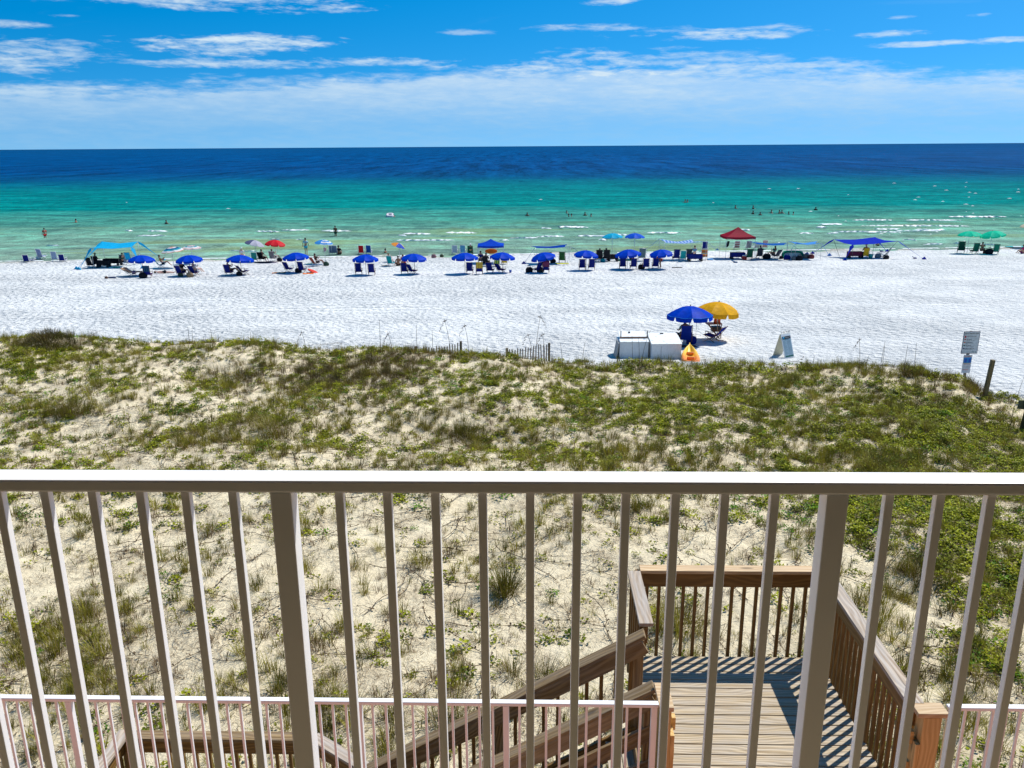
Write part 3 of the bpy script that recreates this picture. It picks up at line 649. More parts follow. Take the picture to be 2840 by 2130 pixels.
pose('bend', [(0, 0, .88), (0, .12, 1.02), (0, .30, 1.10), (0, .46, 1.12), (0, .56, 1.12), (0, .62, 1.10)], [(-.17, .32, 1.06), (-.20, .42, .80), (-.14, .50, .58), (-.12, .52, .50)], [(-.09, -.02, .84), (-.11, .06, .46), (-.11, -.04, .08), (-.11, .08, .03)])
def skin_mesh(name, verts, edges, rads, root=0, sub=1):
    me = bpy.data.meshes.new(name); me.from_pydata([Vector(v) for v in verts], edges, [])
    o = bpy.data.objects.new('tmp_'+name, me); COL.objects.link(o)
    sk = o.modifiers.new('s', 'SKIN'); sk.use_smooth_shade = True
    for k, r_ in enumerate(rads): me.skin_vertices[0].data[k].radius = (r_, r_)
    me.skin_vertices[0].data[root].use_root = True
    sb = o.modifiers.new('u', 'SUBSURF'); sb.levels = sub; sb.render_levels = sub
    dg = bpy.context.evaluated_depsgraph_get(); ev = o.evaluated_get(dg); r = bpy.data.meshes.new_from_object(ev)
    bpy.data.objects.remove(o); r.name = name; r.polygons.foreach_set('use_smooth', [True]*len(r.polygons)); return r
def subset(pz, ids, grow, half=None):
    """cloth over part of a body: same joints, larger radii"""
    v = [list(pz[i]) for i in ids]; idx = {i: k for k, i in enumerate(ids)}; e = [(idx[a], idx[b]) for a, b in EDG if a in idx and b in idx]
    r_ = [RAD[i]*grow+.012 for i in ids]
    if half:
        for a, b, f in half: v[idx[b]] = list(Vector(pz[a]).lerp(Vector(pz[b]), f))
    return v, e, r_
SKIN = plain('tanned_skin', (.42, .22, .14), .5, .08); SKIN2 = plain('fair_skin', (.62, .38, .28), .5, .06); SKIN3 = plain('deep_tan_skin', (.24, .11, .06), .5, .06)
HAIRD = plain('dark_hair', (.02, .014, .01), .5); HAIRB = plain('brown_hair', (.10, .05, .025), .5); STRAW = plain('straw_hat', (.55, .42, .24), .8); WHITEC = cloth('white_cotton', (.72, .74, .76), .15)
def person(pz_, p, label, rz=0.0, skin=None, shirt=None, shorts=None, hair=None, hat=None, scale=1.0, grp=None):
    skin = skin or SKIN; hair = hair or HAIRD; pz = POSES[pz_]
    if ('body', pz_) not in _c:
        _c[('body', pz_)] = skin_mesh('body', pz, EDG, RAD)
        _c[('shirt', pz_)] = skin_mesh('shirt', *subset(pz, [1, 2, 6, 7, 10, 11], 1.08, [(6, 7, .7), (10, 11, .7)]), root=1)
        _c[('shorts', pz_)] = skin_mesh('shorts', *subset(pz, [0, 14, 15, 18, 19], 1.10, [(14, 15, .55), (18, 19, .55)]))
        h = Vector(pz[4]); c = Vector(pz[5]); d = (c-h).normalized(); nz = (Vector(pz[22])-h).normalized()
        hb_ = MB(); hb_.ell(h+d*.035-nz*.022, (.098, .098, .105), 10, 7); _c[('hair', pz_)] = hb_.mesh('hair', HAIRD)
        ht = MB(); rot = d.to_track_quat('Z', 'Y').to_matrix(); ht.ell(h+d*.075, (.10, .10, .085), 12, 6, rot=rot)
        n = 14; ring = []
        for rr, dz in ((.09, .0), (.19, -.015), (.19, -.025), (.09, -.012)): ring.append([h+d*.075+rot @ Vector((rr*math.cos(2*math.pi*j/n), rr*math.sin(2*math.pi*j/n), dz)) for j in range(n+1)])
        ht.grid(ring); _c[('hat', pz_)] = ht.mesh('sun_hat', STRAW)
    o = link('person', _c[('body', pz_)].copy() if False else _c[('body', pz_)], None, p, (0, 0, rz)); o.scale = (scale,)*3
    if not o.data.materials: o.data.materials.append(SKIN)
    o.material_slots[0].link = 'OBJECT'; o.material_slots[0].material = skin
    tag(o, label, 'person', grp)
    for nm, mt in (('shirt', shirt), ('shorts', shorts)):
        if mt is not None:
            me = _c[(nm, pz_)]
            if not me.materials: me.materials.append(WHITEC)
            link(nm, me, o, mats=[mt])
    if hat is not None: link('sun_hat', _c[('hat', pz_)], o, mats=[hat])
    else: link('hair', _c[('hair', pz_)], o, mats=[hair])
    return o

# ------------------------------------------------------------------ smaller beach things
def col_(n, c): return plain(n, c, .5)
BLACKP = col_('dark_plastic', (.02, .02, .024)); REDP = col_('red_plastic', (.55, .02, .02)); WHITEP = col_('white_plastic', (.7, .7, .7)); TEALP = col_('teal_plastic', (.02, .28, .30))
DKGREEN = cloth('dark_green_canvas', (.006, .09, .055), .2); BLACKC = cloth('black_canvas', (.012, .014, .02), .1); TEALC = cloth('teal_canvas', (.01, .36, .38), .25); REDC = cloth('red_canvas', (.62, .02, .03), .35)
YELC = cloth('yellow_towel', (.72, .55, .05), .25); ORANGE = cloth('orange_cloth', (.80, .18, .02), .3); LBLUE = cloth('light_blue_cloth', (.16, .42, .66), .3); AQUA = cloth('aqua_stretch_fabric', (.01, .42, .70), .35)
def cooler(p, label, body, rz=0.0, s=1.0):
    o = tag(empty('cooler', p, rz), label, 'cooler'); o.scale = (s,)*3
    part('body', MB().box((0, 0, .17), (.58, .36, .34), bev=.03), body, o); part('lid', MB().box((0, 0, .375), (.60, .38, .07), bev=.025), WHITEP, o)
    for s_ in (-1, 1): part('handle', MB().tube([(s_*.30, -.12, .24), (s_*.34, -.12, .20), (s_*.34, .12, .20), (s_*.30, .12, .24)], .012, 5), BLACKP, o)
    return o
def bag(p, label, mt, rz=0.0, s=1.0, cat='bag'):
    o = tag(empty('beach_bag', p, rz), label, cat); o.scale = (s,)*3
    mb = MB(); rows = []
    for k, (hz, w_) in enumerate(((0, .20), (.04, .25), (.16, .27), (.28, .23), (.34, .16))):
        rows.append([(w_*math.cos(a)*(1+.08*math.sin(3*a+k)), w_*.6*math.sin(a), hz+.015*math.sin(2*a+k)) for a in np.linspace(0, 2*math.pi, 13)])
    mb.grid(rows); mb.ell((0, 0, .33), (.15, .09, .04), 10, 4); part('body', mb, mt, o)
    for y_ in (-.07, .07): part('strap', MB().tube([(-.1, y_, .33), (-.07, y_, .45), (.07, y_, .45), (.1, y_, .33)], .012, 5), mt, o)
    return o
def towel(p, label, mt, L=1.7, W=.75, rz=0.0, name='beach_towel', cat='towel'):
    mb = MB(); rows = []
    for i in range(12):
        rows.append([((i/11-.5)*L+.02*math.sin(j*2.1), (j/5-.5)*W+.02*math.sin(i*1.7), .035+.02*math.sin(i*1.9+j)*math.sin(j*1.3+i*.4)) for j in range(6)])
    mb.grid(rows, thick=(0, 0, .02)); o = part(name, mb, mt, None, loc=p, rot=(0, 0, rz)); return tag(o, label, cat)
def draped_towel(p, label, mt, rz, recl=18, sc=1.0):
    """towel hung over the top of a chair's back"""
    a = R_(recl); d = Vector((0, -math.sin(a), math.cos(a))); b0 = Vector((0, -.2, .28)); top_ = b0+d*.81; nrm_ = Vector((0, math.cos(a), math.sin(a)))
    prof = [b0+d*.30-nrm_*.055, b0+d*.55-nrm_*.065, b0+d*.78-nrm_*.035, top_+d*.02, b0+d*.78+nrm_*.05, b0+d*.5+nrm_*.045]
    mb = MB().grid([[(x, q.y+.01*math.sin(k*2+x*20), q.z+.01*math.sin(x*30)) for x in np.linspace(-.27, .27, 7)] for k, q in enumerate(prof)], thick=(0, .008, .004))
    o = part('beach_towel', mb, mt, None, loc=p, rot=(0, 0, rz)); o.scale = (sc,)*3; return tag(o, label, 'towel')
def wagon(p, label, mt, rz=0.0, L=1.15):
    o = tag(empty('folding_wagon', p, rz), label, 'wagon')
    mb = MB(); mb.grid([[(x, -.26, .24), (x, -.28, .66)] for x in np.linspace(-L/2, L/2, 6)], thick=(0, .02, 0)); mb.grid([[(x, .26, .24), (x, .28, .66)] for x in np.linspace(-L/2, L/2, 6)], thick=(0, .02, 0))
    mb.grid([[(s_*L/2, y_, z_) for y_ in (-.27, 0, .27)] for s_ in (-1,) for z_ in (.24, .66)], thick=(.02, 0, 0)); mb.grid([[(L/2, y_, z_) for y_ in (-.27, 0, .27)] for z_ in (.24, .66)], thick=(.02, 0, 0)); mb.box((0, 0, .25), (L, .52, .03))
    part('tub', mb, mt, o)
    fr = MB(); [fr.tube([(x, y_, .12), (x, y_, .68)], .014, 5) for x in (-L/2, 0, L/2) for y_ in (-.28, .28)]; part('frame', fr, BLACKP, o)
    for x in (-L/2+.1, L/2-.1):
        for y_ in (-.29, .29): part('wheel', MB().tube([(x, y_-.04, .13), (x, y_+.04, .13)], .13, 14), BLACKP, o)
    part('handle', MB().tube([(L/2, 0, .2), (L/2+.25, 0, .55), (L/2+.3, 0, .72)], .013, 5), BLACKP, o)
    return o
def bucket(p, label, mt, s=1.0):
    o = tag(empty('bucket', p), label, 'bucket'); o.scale = (s,)*3; n = 14
    rows = [[(r_*math.cos(2*math.pi*j/n), r_*math.sin(2*math.pi*j/n), z_) for j in range(n+1)] for r_, z_ in ((.0, .02), (.11, .0), (.15, .28), (.16, .285), (.145, .28), (.10, .03))]
    part('body', MB().grid(rows), mt, o); part('handle', MB().tube([(-.15, 0, .27), (-.12, 0, .38), (0, 0, .43), (.12, 0, .38), (.15, 0, .27)], .007, 5), WHITEP, o); return o
def ring_float(p, label, mt, rx, ry, r_, rot=(0, 0, 0), name='pool_float', floor=None, cat='float', pw=.5):
    o = tag(empty(name, p), label, cat); o.rotation_euler = rot; mb = MB(); n = 28; rows = []
    for i in range(n+1):
        a = 2*math.pi*i/n; c = Vector((rx*math.copysign(abs(math.cos(a))**pw, math.cos(a)), ry*math.copysign(abs(math.sin(a))**pw, math.sin(a)), r_)); d = Vector((math.cos(a), math.sin(a), 0))
        rows.append([c+d*math.cos(b)*r_+Vector((0, 0, math.sin(b)*r_)) for b in np.linspace(0, 2*math.pi, 9)])
    mb.grid(rows); part('ring', mb, mt, o)
    if floor: part('floor', MB().box((0, 0, r_*.6), (rx*1.8, ry*1.8, .05), bev=.02), floor, o)
    return o

def tent(label, corners, anchors, mt, sag=.3, name='beach_canopy', grp=None, edge=.25, poles=True, polemat=None, taper=True, n=12, pole_tilt=None):
    """stretch canopy held by poles under its corners; its corners run down as tapering straps to bags of sand"""
    C_ = [Vector(c) for c in corners]; base = sum(C_, Vector())/len(C_); base.z = gz(base.x, base.y)
    o = tag(empty(name, base), label, 'canopy', grp); L = lambda v: Vector(v)-base
    P = []
    for i in range(n+1):
        u_ = i/n; row = []
        for j in range(n+1):
            v_ = j/n
            # edges curve inwards between the corners
            pu = u_ + edge*.9*(.5-u_)*math.sin(math.pi*v_)*abs(2*u_-1)**1.5*1.0; pv = v_ + edge*.9*(.5-v_)*math.sin(math.pi*u_)*abs(2*v_-1)**1.5
            p = (C_[0]*(1-pu)*(1-pv)+C_[1]*pu*(1-pv)+C_[2]*pu*pv+C_[3]*(1-pu)*pv)
            cx, cy_ = abs(2*u_-1), abs(2*v_-1)
            p.z -= sag*(1-max(cx, cy_)**2*.15)*(1-min(cx, cy_)**1.0) ; row.append(L(p))
        P.append(row)
    part('sheet', MB().grid(P, thick=(0, 0, .012)), mt, o)
    for k, a in enumerate(anchors):
        if a is None: continue
        a, b = Vector(a), C_[k]; d = (b-a).normalized(); sd = d.cross(Vector((0, 0, 1))).normalized()
        L_ = (b-a).length; pr = [(0, .05), (.35, .02), (.7, .10), (.9, .16), (1, .02)] if taper else [(0, .015), (1, .015)]
        mb = MB().grid([[L(b+(a-b)*q-sd*w_), L(b+(a-b)*q+sd*w_)] for q, w_ in ([(0, .05), (.12, .22), (.35, .09), (.6, .03), (1, .02)] if taper else [(0, .012), (1, .012)])], thick=tuple(d.cross(sd)*.012))
        part('corner_strap', mb, mt, o)
        mb = MB().grid([[L(a+Vector((s_*.20*q, -.1*q, .30*(1-q)))) for s_ in (-1, 0, 1)] for q in (.15, .6, 1)], thick=(0, .1, 0)); mb.ell(L(a+Vector((0, -.03, .06))), (.22, .14, .09), 8, 5); part('sand_bag', mb, mt, o)
    if poles:
        for k, c in enumerate(C_):
            q = Vector(c); ft = (pole_tilt or {}).get(k, (0, 0)); g = Vector((q.x+ft[0], q.y+ft[1], gz(q.x+ft[0], q.y+ft[1])-.1)); part('pole', MB().tube([L(g), L(q)], .018, 6), polemat or POLE_M, o)
    return o

# crop windows used while measuring: zoomed regions of the photograph
def c1(x, y): return beach_pt(0+x/4.424, 640+y/4.424)
def c2(x, y): return beach_pt(450+x/4.424, 640+y/4.424)
def c3(x, y): return beach_pt(900+x/4.424, 640+y/4.424)
def c4(x, y): return beach_pt(1350+x/4.424, 640+y/4.424)
def c5(x, y): return beach_pt(1800+x/4.424, 620+y/4.424)
def c6(x, y): return beach_pt(2250+x/3.749, 620+y/3.749)
def up_at(p, py_, px_=None, off=0):
    """point above the depth of p at image row py_ (and column px_)"""
    return at_y(px_, py_, p.y+off)

# the row of blue umbrellas and their chairs
ORD = ['first', 'second', 'third', 'fourth', 'fifth', 'sixth', 'seventh', 'eighth', 'ninth', 'tenth', 'eleventh', 'twelfth']
GU, GC = 'royal blue rental umbrellas in the front row', 'navy sling chairs under the blue umbrellas'
ROW = [ # crop fn, pole x, base y, scale-ish radius, tilt, chairs [(x, y, recline, rz)]
 (c1, 1762, 545, 1.10, (0, 2), [(1825, 570, 16, .05)]),
 (c2, 348, 545, 1.15, (0, -2), [(235, 552, 24, -.25), (400, 548, 30, -.3)]),
 (c2, 975, 535, 1.15, (0, 3), [(825, 545, 20, -.2), (1010, 530, 42, -.75)]),
 (c2, 1648, 508, 1.13, (0, -3), [(1560, 500, 30, -.5), (1722, 508, 16, -.3)]),
 (c3, 512, 538, 1.10, (0, 0), [(422, 535, 10, .02), (582, 540, 14, .0)]),
 (c3, 1107, 528, 1.12, (0, 3), [(985, 530, 14, -.08), (1090, 532, 34, -.7)]),
 (c3, 1725, 528, 1.13, (0, 0), [(1785, 528, 14, -.1), (1900, 535, 16, .05)]),
 (c4, 197, 515, 1.10, (0, 3), [(45, 522, 20, -.35), (180, 520, 38, -.7)]),
 (c4, 682, 520, 1.08, (-4, -9), [(610, 520, 26, .7), (725, 520, 14, .0)]),
 (c4, 1218, 487, 1.10, (0, 3), [(1170, 485, 12, -.05), (1283, 485, 12, .03)]),
 (c4, 1722, 473, 1.16, (0, -6), [(1665, 473, 14, -.08), (1795, 475, 14, .06)]),
 (c5, 135, 560, 1.06, (-3, -5), [(-40, 565, 16, -.1), (75, 560, 18, -.05)]),
]
rowp = []
for k, (cf, x, y, r_, tl, ch) in enumerate(ROW):
    p = cf(x, y); rowp.append(p)
    umbrella(p, 'royal blue beach umbrella, %s from the left in the front row' % ORD[k], r=r_, apex=1.74+random.uniform(-.03, .04), tilt=tl, rz=random.uniform(0, .7), grp=GU)
    for j, (cx_, cy_, rc, rz_) in enumerate(ch):
        q = cf(cx_, cy_)
        side = '' if len(ch) == 1 else ('left ' if j == 0 else 'right ')
        st_ = 'leaning far back' if rc > 28 else 'set upright'
        chair(q, '%snavy sling chair, %s, under the %s blue umbrella from the left' % (side, st_, ORD[k]), recl=rc, rz=rz_, grp=GC, scale=.98)
GREYC = cloth('silver_grey_canvas', (.22, .23, .32), .3)
draped_towel(c1(1825, 570), 'teal and navy towel draped over the chair under the leftmost blue umbrella', cloth('teal_navy_towel', (.01, .10, .18), .15, (0, 6, (.01, .02, .09))), .05, 16)
draped_towel(c3(1900, 535), 'yellow flowered towel draped over a chair back', cloth('yellow_flower_towel', (.62, .50, .06), .2, (0, 5, (.55, .30, .06))), .05, 16, 1.02)
bag(c1(1755, 575), 'large black beach bag beside the towel covered chair', BLACKC, .3, 1.3)
bag(c2(340, 562), 'brown straw bag between the chairs of the second blue umbrella', plain('straw_bag', (.25, .17, .09), .8), 0, 1.15)
bag(c2(225, 556), 'olive bag left of the chairs of the second blue umbrella', plain('olive_bag', (.06, .07, .03), .8), 0, .9)
person('read', c2(418, 535), 'person in a pale shirt reclining under the second blue umbrella', -.5, SKIN2, WHITEC, cloth('grey_shorts', (.3, .32, .35), .1), HAIRB)
person('sit', c2(262, 540), 'person in dark clothes seated under the second blue umbrella', -.25, SKIN, BLACKC, BLACKC, HAIRD)
person('read', c2(845, 535), 'person in a grey cap and dark top sitting under the third blue umbrella', -.9, SKIN, BLACKC, BLACKC, hat=plain('grey_cap', (.2, .2, .22), .8))
bag(c2(945, 545), 'black bag under the third blue umbrella', BLACKC, .2, 1.0)
bag(c2(1668, 508), 'black bag between the chairs of the fourth blue umbrella', BLACKC, .2, 1.15)
# red and orange inflatable
def lofted(name, label, p, L, W, Hh, mt, rot, cat, grp=None):
    mb = MB(); rows = []
    for i in range(15):
        q = i/14; w_ = W/2*max(.02, math.sin(math.pi*min(1, q*.93+.035)))**.55; rows.append([((q-.5)*L, w_*math.cos(a), Hh/2+Hh/2*math.sin(a)*(.5+.5*min(1, 4*q, 4*(1-q)+.2))) for a in np.linspace(0, 2*math.pi, 13)])
    mb.grid(rows); o = part(name, mb, mt, None, loc=p, rot=rot); return tag(o, label, cat)
lofted('air_mattress', 'red inflatable mattress leaning beside the fourth blue umbrella', c2(1850, 508), 1.15, .6, .16, cloth('coral_red_vinyl', (.72, .07, .05), .2), (0, R_(20), R_(-25)), 'float')
towel(c2(1790, 522), 'crumpled orange towel beside the red inflatable', ORANGE, .9, .5, .2)
towel(c2(1440, 515), 'dark green towel laid out left of the fourth blue umbrella', DKGREEN, 1.0, .6, .05)
towel(c2(1375, 517), 'small orange towel on the end of the dark green towel', cloth('orange_brown_towel', (.62, .22, .08), .2), .35, .5, .1)
bucket(c4(290, 515), 'small blue bucket beside the eighth blue umbrella', col_('blue_plastic', (.02, .09, .45)), .8)
bag(c4(520, 515), 'dark cooler bag left of the ninth blue umbrella', BLACKC, .4, 1.3); bag(c4(655, 515), 'grey rucksack between the chairs of the ninth blue umbrella', plain('grey_rucksack', (.05, .055, .06), .8), 0, 1.3)
towel(c4(585, 525), 'crumpled blue and white towel on the sand by the ninth blue umbrella', cloth('blue_white_towel', (.1, .25, .6), .2, (0, 8, (.7, .75, .8))), .8, .5, .1)
draped_towel(c4(725, 520), 'dark towel with white writing pattern over a chair of the ninth blue umbrella', cloth('dark_pattern_towel', (.03, .02, .06), .1, (2, 9, (.3, .05, .12))), 0, 14)
person('bend', c5(140, 545), 'person in rust red swimwear bending over beside the twelfth blue umbrella', 1.1, SKIN3, cloth('rust_red_swimwear', (.40, .06, .04), .2), cloth('rust_red_shorts', (.32, .05, .04), .2), HAIRD, scale=.85)
bag(c5(-95, 560), 'round black bag left of the chairs of the twelfth blue umbrella', BLACKC, 0, 1.2)
towel(c5(345, 548), 'thin dark towel alone on the open sand', BLACKC, .9, .25, 0)
person('sit', c3(1915, 400), 'person in a dark blue shirt sitting beyond the yellow towel', .1, SKIN, NAVY, BLACKC, HAIRD)
chair(c3(1985, 430), 'black folding chair behind the yellow towel chair', 20, -.3, BLACKC, BLACKP); person('sit', c3(1990, 428), 'person in black slumped in the black folding chair', -.3, SKIN3, BLACKC, BLACKC, HAIRD)
chair(c3(2110, 432), 'yellow and green low chair between two blue umbrellas', 24, .2, cloth('yellow_green_fabric', (.45, .50, .10), .3, (0, 5, (.08, .25, .08))), WHITEP)
chair(c4(215, 405), 'small yellow chair behind the eighth blue umbrella', 14, 0, YELC, WHITEP, low=True)
# lone chairs on the left
bw = cloth('blue_white_striped_sling', (.02, .06, .42), .25, (2, 9, (.7, .74, .8))); pl_ = cloth('blue_plaid', (.04, .16, .42), .25, (0, 9, (.6, .68, .75)))
chair(c1(335, 376), 'low navy chair, leftmost on the beach', 14, .1, NAVY, WHITEP, low=True); chair(c1(395, 362), 'low navy chair turned sideways beside the leftmost chair', 46, -1.0, NAVY, WHITEP, low=True)
chair(c1(520, 345), 'tall blue striped chair with a white bag hung on it at the far left', 16, -.25, bw, WHITEP, scale=1.12); chair(c1(685, 370), 'blue plaid chair standing on the sand at the far left', 12, .05, pl_, WHITEP, scale=.98)
chair(c1(775, 370), 'low navy chair right of the plaid chair', 12, 0, NAVY, WHITEP, low=True)
bag(c1(470, 346), 'white bag hanging by the tall blue striped chair', WHITEC, 0, 1.0)
# aqua stretch tent on the left
def tpt(x, y, Yv, x0=0, y0=640, s=4.424): return at_y(x0+x/s, y0+y/s, Yv)
ya = c1(1100, 460).y; yb_ = ya+3.1
A1 = c1(945, 470); A2 = c1(975, 478); 
tent('aqua stretch canopy tent on four poles at the left of the beach', [tpt(1118, 212, ya+.1), tpt(1615, 200, ya+.1), tpt(1690, 132, yb_), tpt(1255, 132, yb_)], [A2, c1(1752, 462), c1(2010, 350), A1], AQUA, sag=.16, edge=.10)
for (x, y, l_, mt, rz) in ((1125, 452, 'black folding chair at the left end under the aqua tent', BLACKC, -.2), (1190, 440, 'black folding chair behind the man with the hat under the aqua tent', BLACKC, .0), (1535, 410, 'grey and white chair at the right under the aqua tent', cloth('grey_white_fabric', (.28, .36, .5), .2), -.1), (1590, 380, 'small aqua chair just outside the aqua tent', AQUA, 0)):
    chair(c1(x, y), l_, 18, rz, mt, BLACKP, pillow=False)
person('sit', c1(1200, 432), 'person in a hat and dark top sitting left under the aqua tent', -.6, SKIN3, BLACKC, BLACKC, hat=plain('dark_green_hat', (.03, .07, .05), .8)); person('read', c1(1500, 415), 'person in a dark hat reading at the right under the aqua tent', .9, SKIN, DKGREEN, BLACKC, hat=plain('black_hat', (.02, .02, .02), .8))
cooler(c1(1285, 412), 'pale teal cooler under the aqua tent', TEALP, .1, 1.1); wagon(c1(1275, 445), 'black folding wagon under the aqua tent', BLACKC, .1, 1.1); wagon(c1(1385, 420), 'long black loaded wagon in the middle under the aqua tent', BLACKC, -.1, 1.6)
towel(c1(1430, 448), 'bright green towel in the shade of the aqua tent', cloth('leaf_green_towel', (.08, .35, .05), .2), .6, .5, .3)
# sunbathers
chair(c1(1625, 548), 'low wooden lounger with a sunbather beside the leftmost blue umbrella', 58, -1.35, cloth('tan_sling', (.35, .22, .12), .2), WOOD_CHAIR, pillow=False)
person('recline', c1(1640, 556), 'person in swimwear lying back in a wooden lounger, arms behind the head', -1.45, SKIN, None, cloth('flower_shorts', (.3, .2, .3), .2), HAIRB)
person('lie', c1(2010, 520), 'person lying stretched out on the sand right of the leftmost blue umbrella', -1.5, SKIN2, None, BLACKC, HAIRB)
lofted('rolled_towel', 'rolled dark blue towel alone on the sand at the left', c1(1375, 575), .7, .2, .14, plain('slate_blue_cloth', (.06, .08, .16), .8), (0, 0, -.1), 'towel'); bag(c1(1305, 580), 'small brown bag on the sand at the end of the rolled towel', plain('brown_leather', (.12, .05, .03), .7), 0, .55)
# striped umbrellas on the left
RB = [cloth('teal_band', (.02, .30, .40), .35), cloth('white_band', (.70, .68, .66), .35), cloth('orange_band', (.72, .20, .10), .35), cloth('navy_band', (.02, .09, .22), .35)]
pS = c1(2135, 455)
umbrella(pS, 'teal, white and orange striped beach umbrella at the left', r=1.02, apex=1.95, rise=.34, val=.04, mats=RB, colfn=lambda g, i: [2, 1, 3, 0, 1, 2][i], key='rb1', tilt=(2, -6), pole=POLE_M)
chair(c1(1985, 455), 'low chair of the reader under the striped umbrella', 34, -.9, TEALC, WHITEP, pillow=False); person('read', c1(2000, 450), 'person in an orange yellow shirt reading under the striped umbrella', -1.0, SKIN, cloth('amber_shirt', (.62, .30, .03), .1), BLACKC, HAIRD)
umbrella(c2(375, 400), 'pale striped umbrella with teal and orange bands behind the second blue umbrella', r=.98, apex=1.80, rise=.26, val=.03, mats=[RB[1], cloth('pale_pink_band', (.62, .42, .40), .35), RB[0]], colfn=lambda g, i: [0, 1, 2, 0, 1, 2][i], key='rb2', pole=POLE_M)
# grey and red umbrellas with sitters
umbrella(c2(1162, 372), 'grey beach umbrella tilted beside the red one', r=.98, apex=2.12, rise=.40, val=.05, mats=(cloth('slate_grey_canvas', (.10, .11, .20), .3), cloth('light_grey_canvas', (.42, .42, .50), .3)), colfn=lambda g, i: 1 if g in (5, 6, 7, 0) else 0, key='grey', tilt=(0, 14), pole=POLE_M)
umbrella(c2(1408, 380), 'red beach umbrella behind the front row', r=1.02, apex=2.15, rise=.42, val=.12, mats=(REDC,), tilt=(0, 6), pole=POLE_M)
chair(c2(1135, 385), 'green chair with a red patch left under the grey umbrella', 16, .15, cloth('sea_green_fabric', (.03, .30, .26), .25), WHITEP); 
chair(c2(1230, 375), 'dark chair under the grey umbrella', 26, -.3, BLACKC, BLACKP, pillow=False); person('sit', c2(1238, 378), 'person with dark hair in patterned top sitting under the grey umbrella', -.4, SKIN, cloth('brown_print_top', (.25, .14, .1), .1), BLACKC, HAIRD)
chair(c2(1370, 368), 'black and white striped chair under the red umbrella', 20, -.3, cloth('black_white_stripe', (.02, .02, .03), .2, (2, 10, (.7, .7, .7))), WHITEP); person('read', c2(1372, 366), 'person in black sitting under the red umbrella', -.5, SKIN3, BLACKC, BLACKC, HAIRD)
bag(c2(1440, 372), 'black bag on the sand under the red umbrella', BLACKC, 0, 1.0)
towel(c2(1305, 385), 'dark blanket spread under the grey and red umbrellas', BLACKC, 2.6, .9, 0, 'blanket', 'blanket')
person('sit', c2(985, 345), 'person in a white and teal hat just beyond the third blue umbrella', .0, SKIN2, WHITEC, WHITEC, hat=plain('white_teal_hat', (.5, .65, .62), .8))
ring_float(c2(765, 300), 'small pale float lying at the water edge', plain('tan_vinyl', (.6, .5, .42), .5), .35, .25, .09); bucket(c2(693, 303), 'small bright blue bucket at the water edge', col_('bright_blue_plastic', (.01, .2, .5)), .7)
# walker
person('walk', c2(1768, 295), 'person in a pale teal shirt and aqua shorts walking toward the sea', .1, SKIN, cloth('pale_teal_shirt', (.30, .58, .66), .15), cloth('aqua_shorts', (.08, .50, .62), .15), HAIRD, scale=1.06)
pB = c2(2003, 402)
umbrella(pB, 'blue and white striped umbrella right of the walker', r=.92, apex=2.30, rise=.34, val=.03, mats=(cloth('sky_blue_band', (.05, .28, .66), .4), RB[1]), colfn=lambda g, i: i % 2 if g in (5, 6, 7, 0) else 0, key='bw', tilt=(0, 5), pole=POLE_M)
chair(c2(1890, 430), 'low red brown chair under the blue and white umbrella', 36, -.7, cloth('red_brown_sling', (.35, .08, .05), .2), WHITEP, pillow=False); person('read', c2(1905, 428), 'sunlit person reclining under the blue and white umbrella', -.8, SKIN3, cloth('black_swim_top', (.03, .03, .03), .1), BLACKC, HAIRD)
towel(c2(1822, 400), 'dark green striped towel left of the red brown chair', cloth('green_striped_towel', (.01, .12, .08), .1, (1, 9, (.3, .4, .35))), 1.2, .5, .8); bag(c2(2010, 425), 'dark green bag at the foot of the blue and white umbrella', plain('bottle_green_bag', (.02, .06, .03), .7), 0, 1.05)
part('x', MB().box((0, 0, 0), (.01, .01, .01)), REDC) if False else None
chair(c2(2085, 296), 'pale blue striped chair at the water edge, left of two', 12, .05, cloth('pale_blue_stripe', (.25, .36, .5), .3, (0, 9, (.06, .1, .2))), WHITEP); chair(c2(2120, 296), 'pale blue striped chair at the water edge, right of two', 12, .05, cloth('pale_blue_stripe', (.25, .36, .5), .3), WHITEP)
person('ground', c2(2168, 296), 'person in black sitting at the water edge right of the striped chairs', .0, SKIN3, BLACKC, BLACKC, HAIRD, scale=1.1)
flag = MB().grid([[(0, 0, 0), (.28, 0, -.03)], [(.02, .03, -.2), (.3, .02, -.26)], [(.0, 0, -.42), (.2, .03, -.36)]], thick=(0, .01, 0)); tag(part('hanging_towel', flag, cloth('red_white_cloth', (.6, .05, .08), .3, (2, 9, (.7, .7, .7))), None, loc=tpt(1975, 205, pB.y, 450)), 'red and white cloth hanging under the blue and white umbrella', 'towel')
chair(c3(452, 292), 'red chair facing the sea at the water edge', 12, .1, REDC, WHITEP, pillow=False); chair(c3(548, 292), 'blue chair facing the sea right of the red chair', 10, -.05, cloth('mid_blue_fabric', (.01, .10, .42), .25), WHITEP, pillow=False)
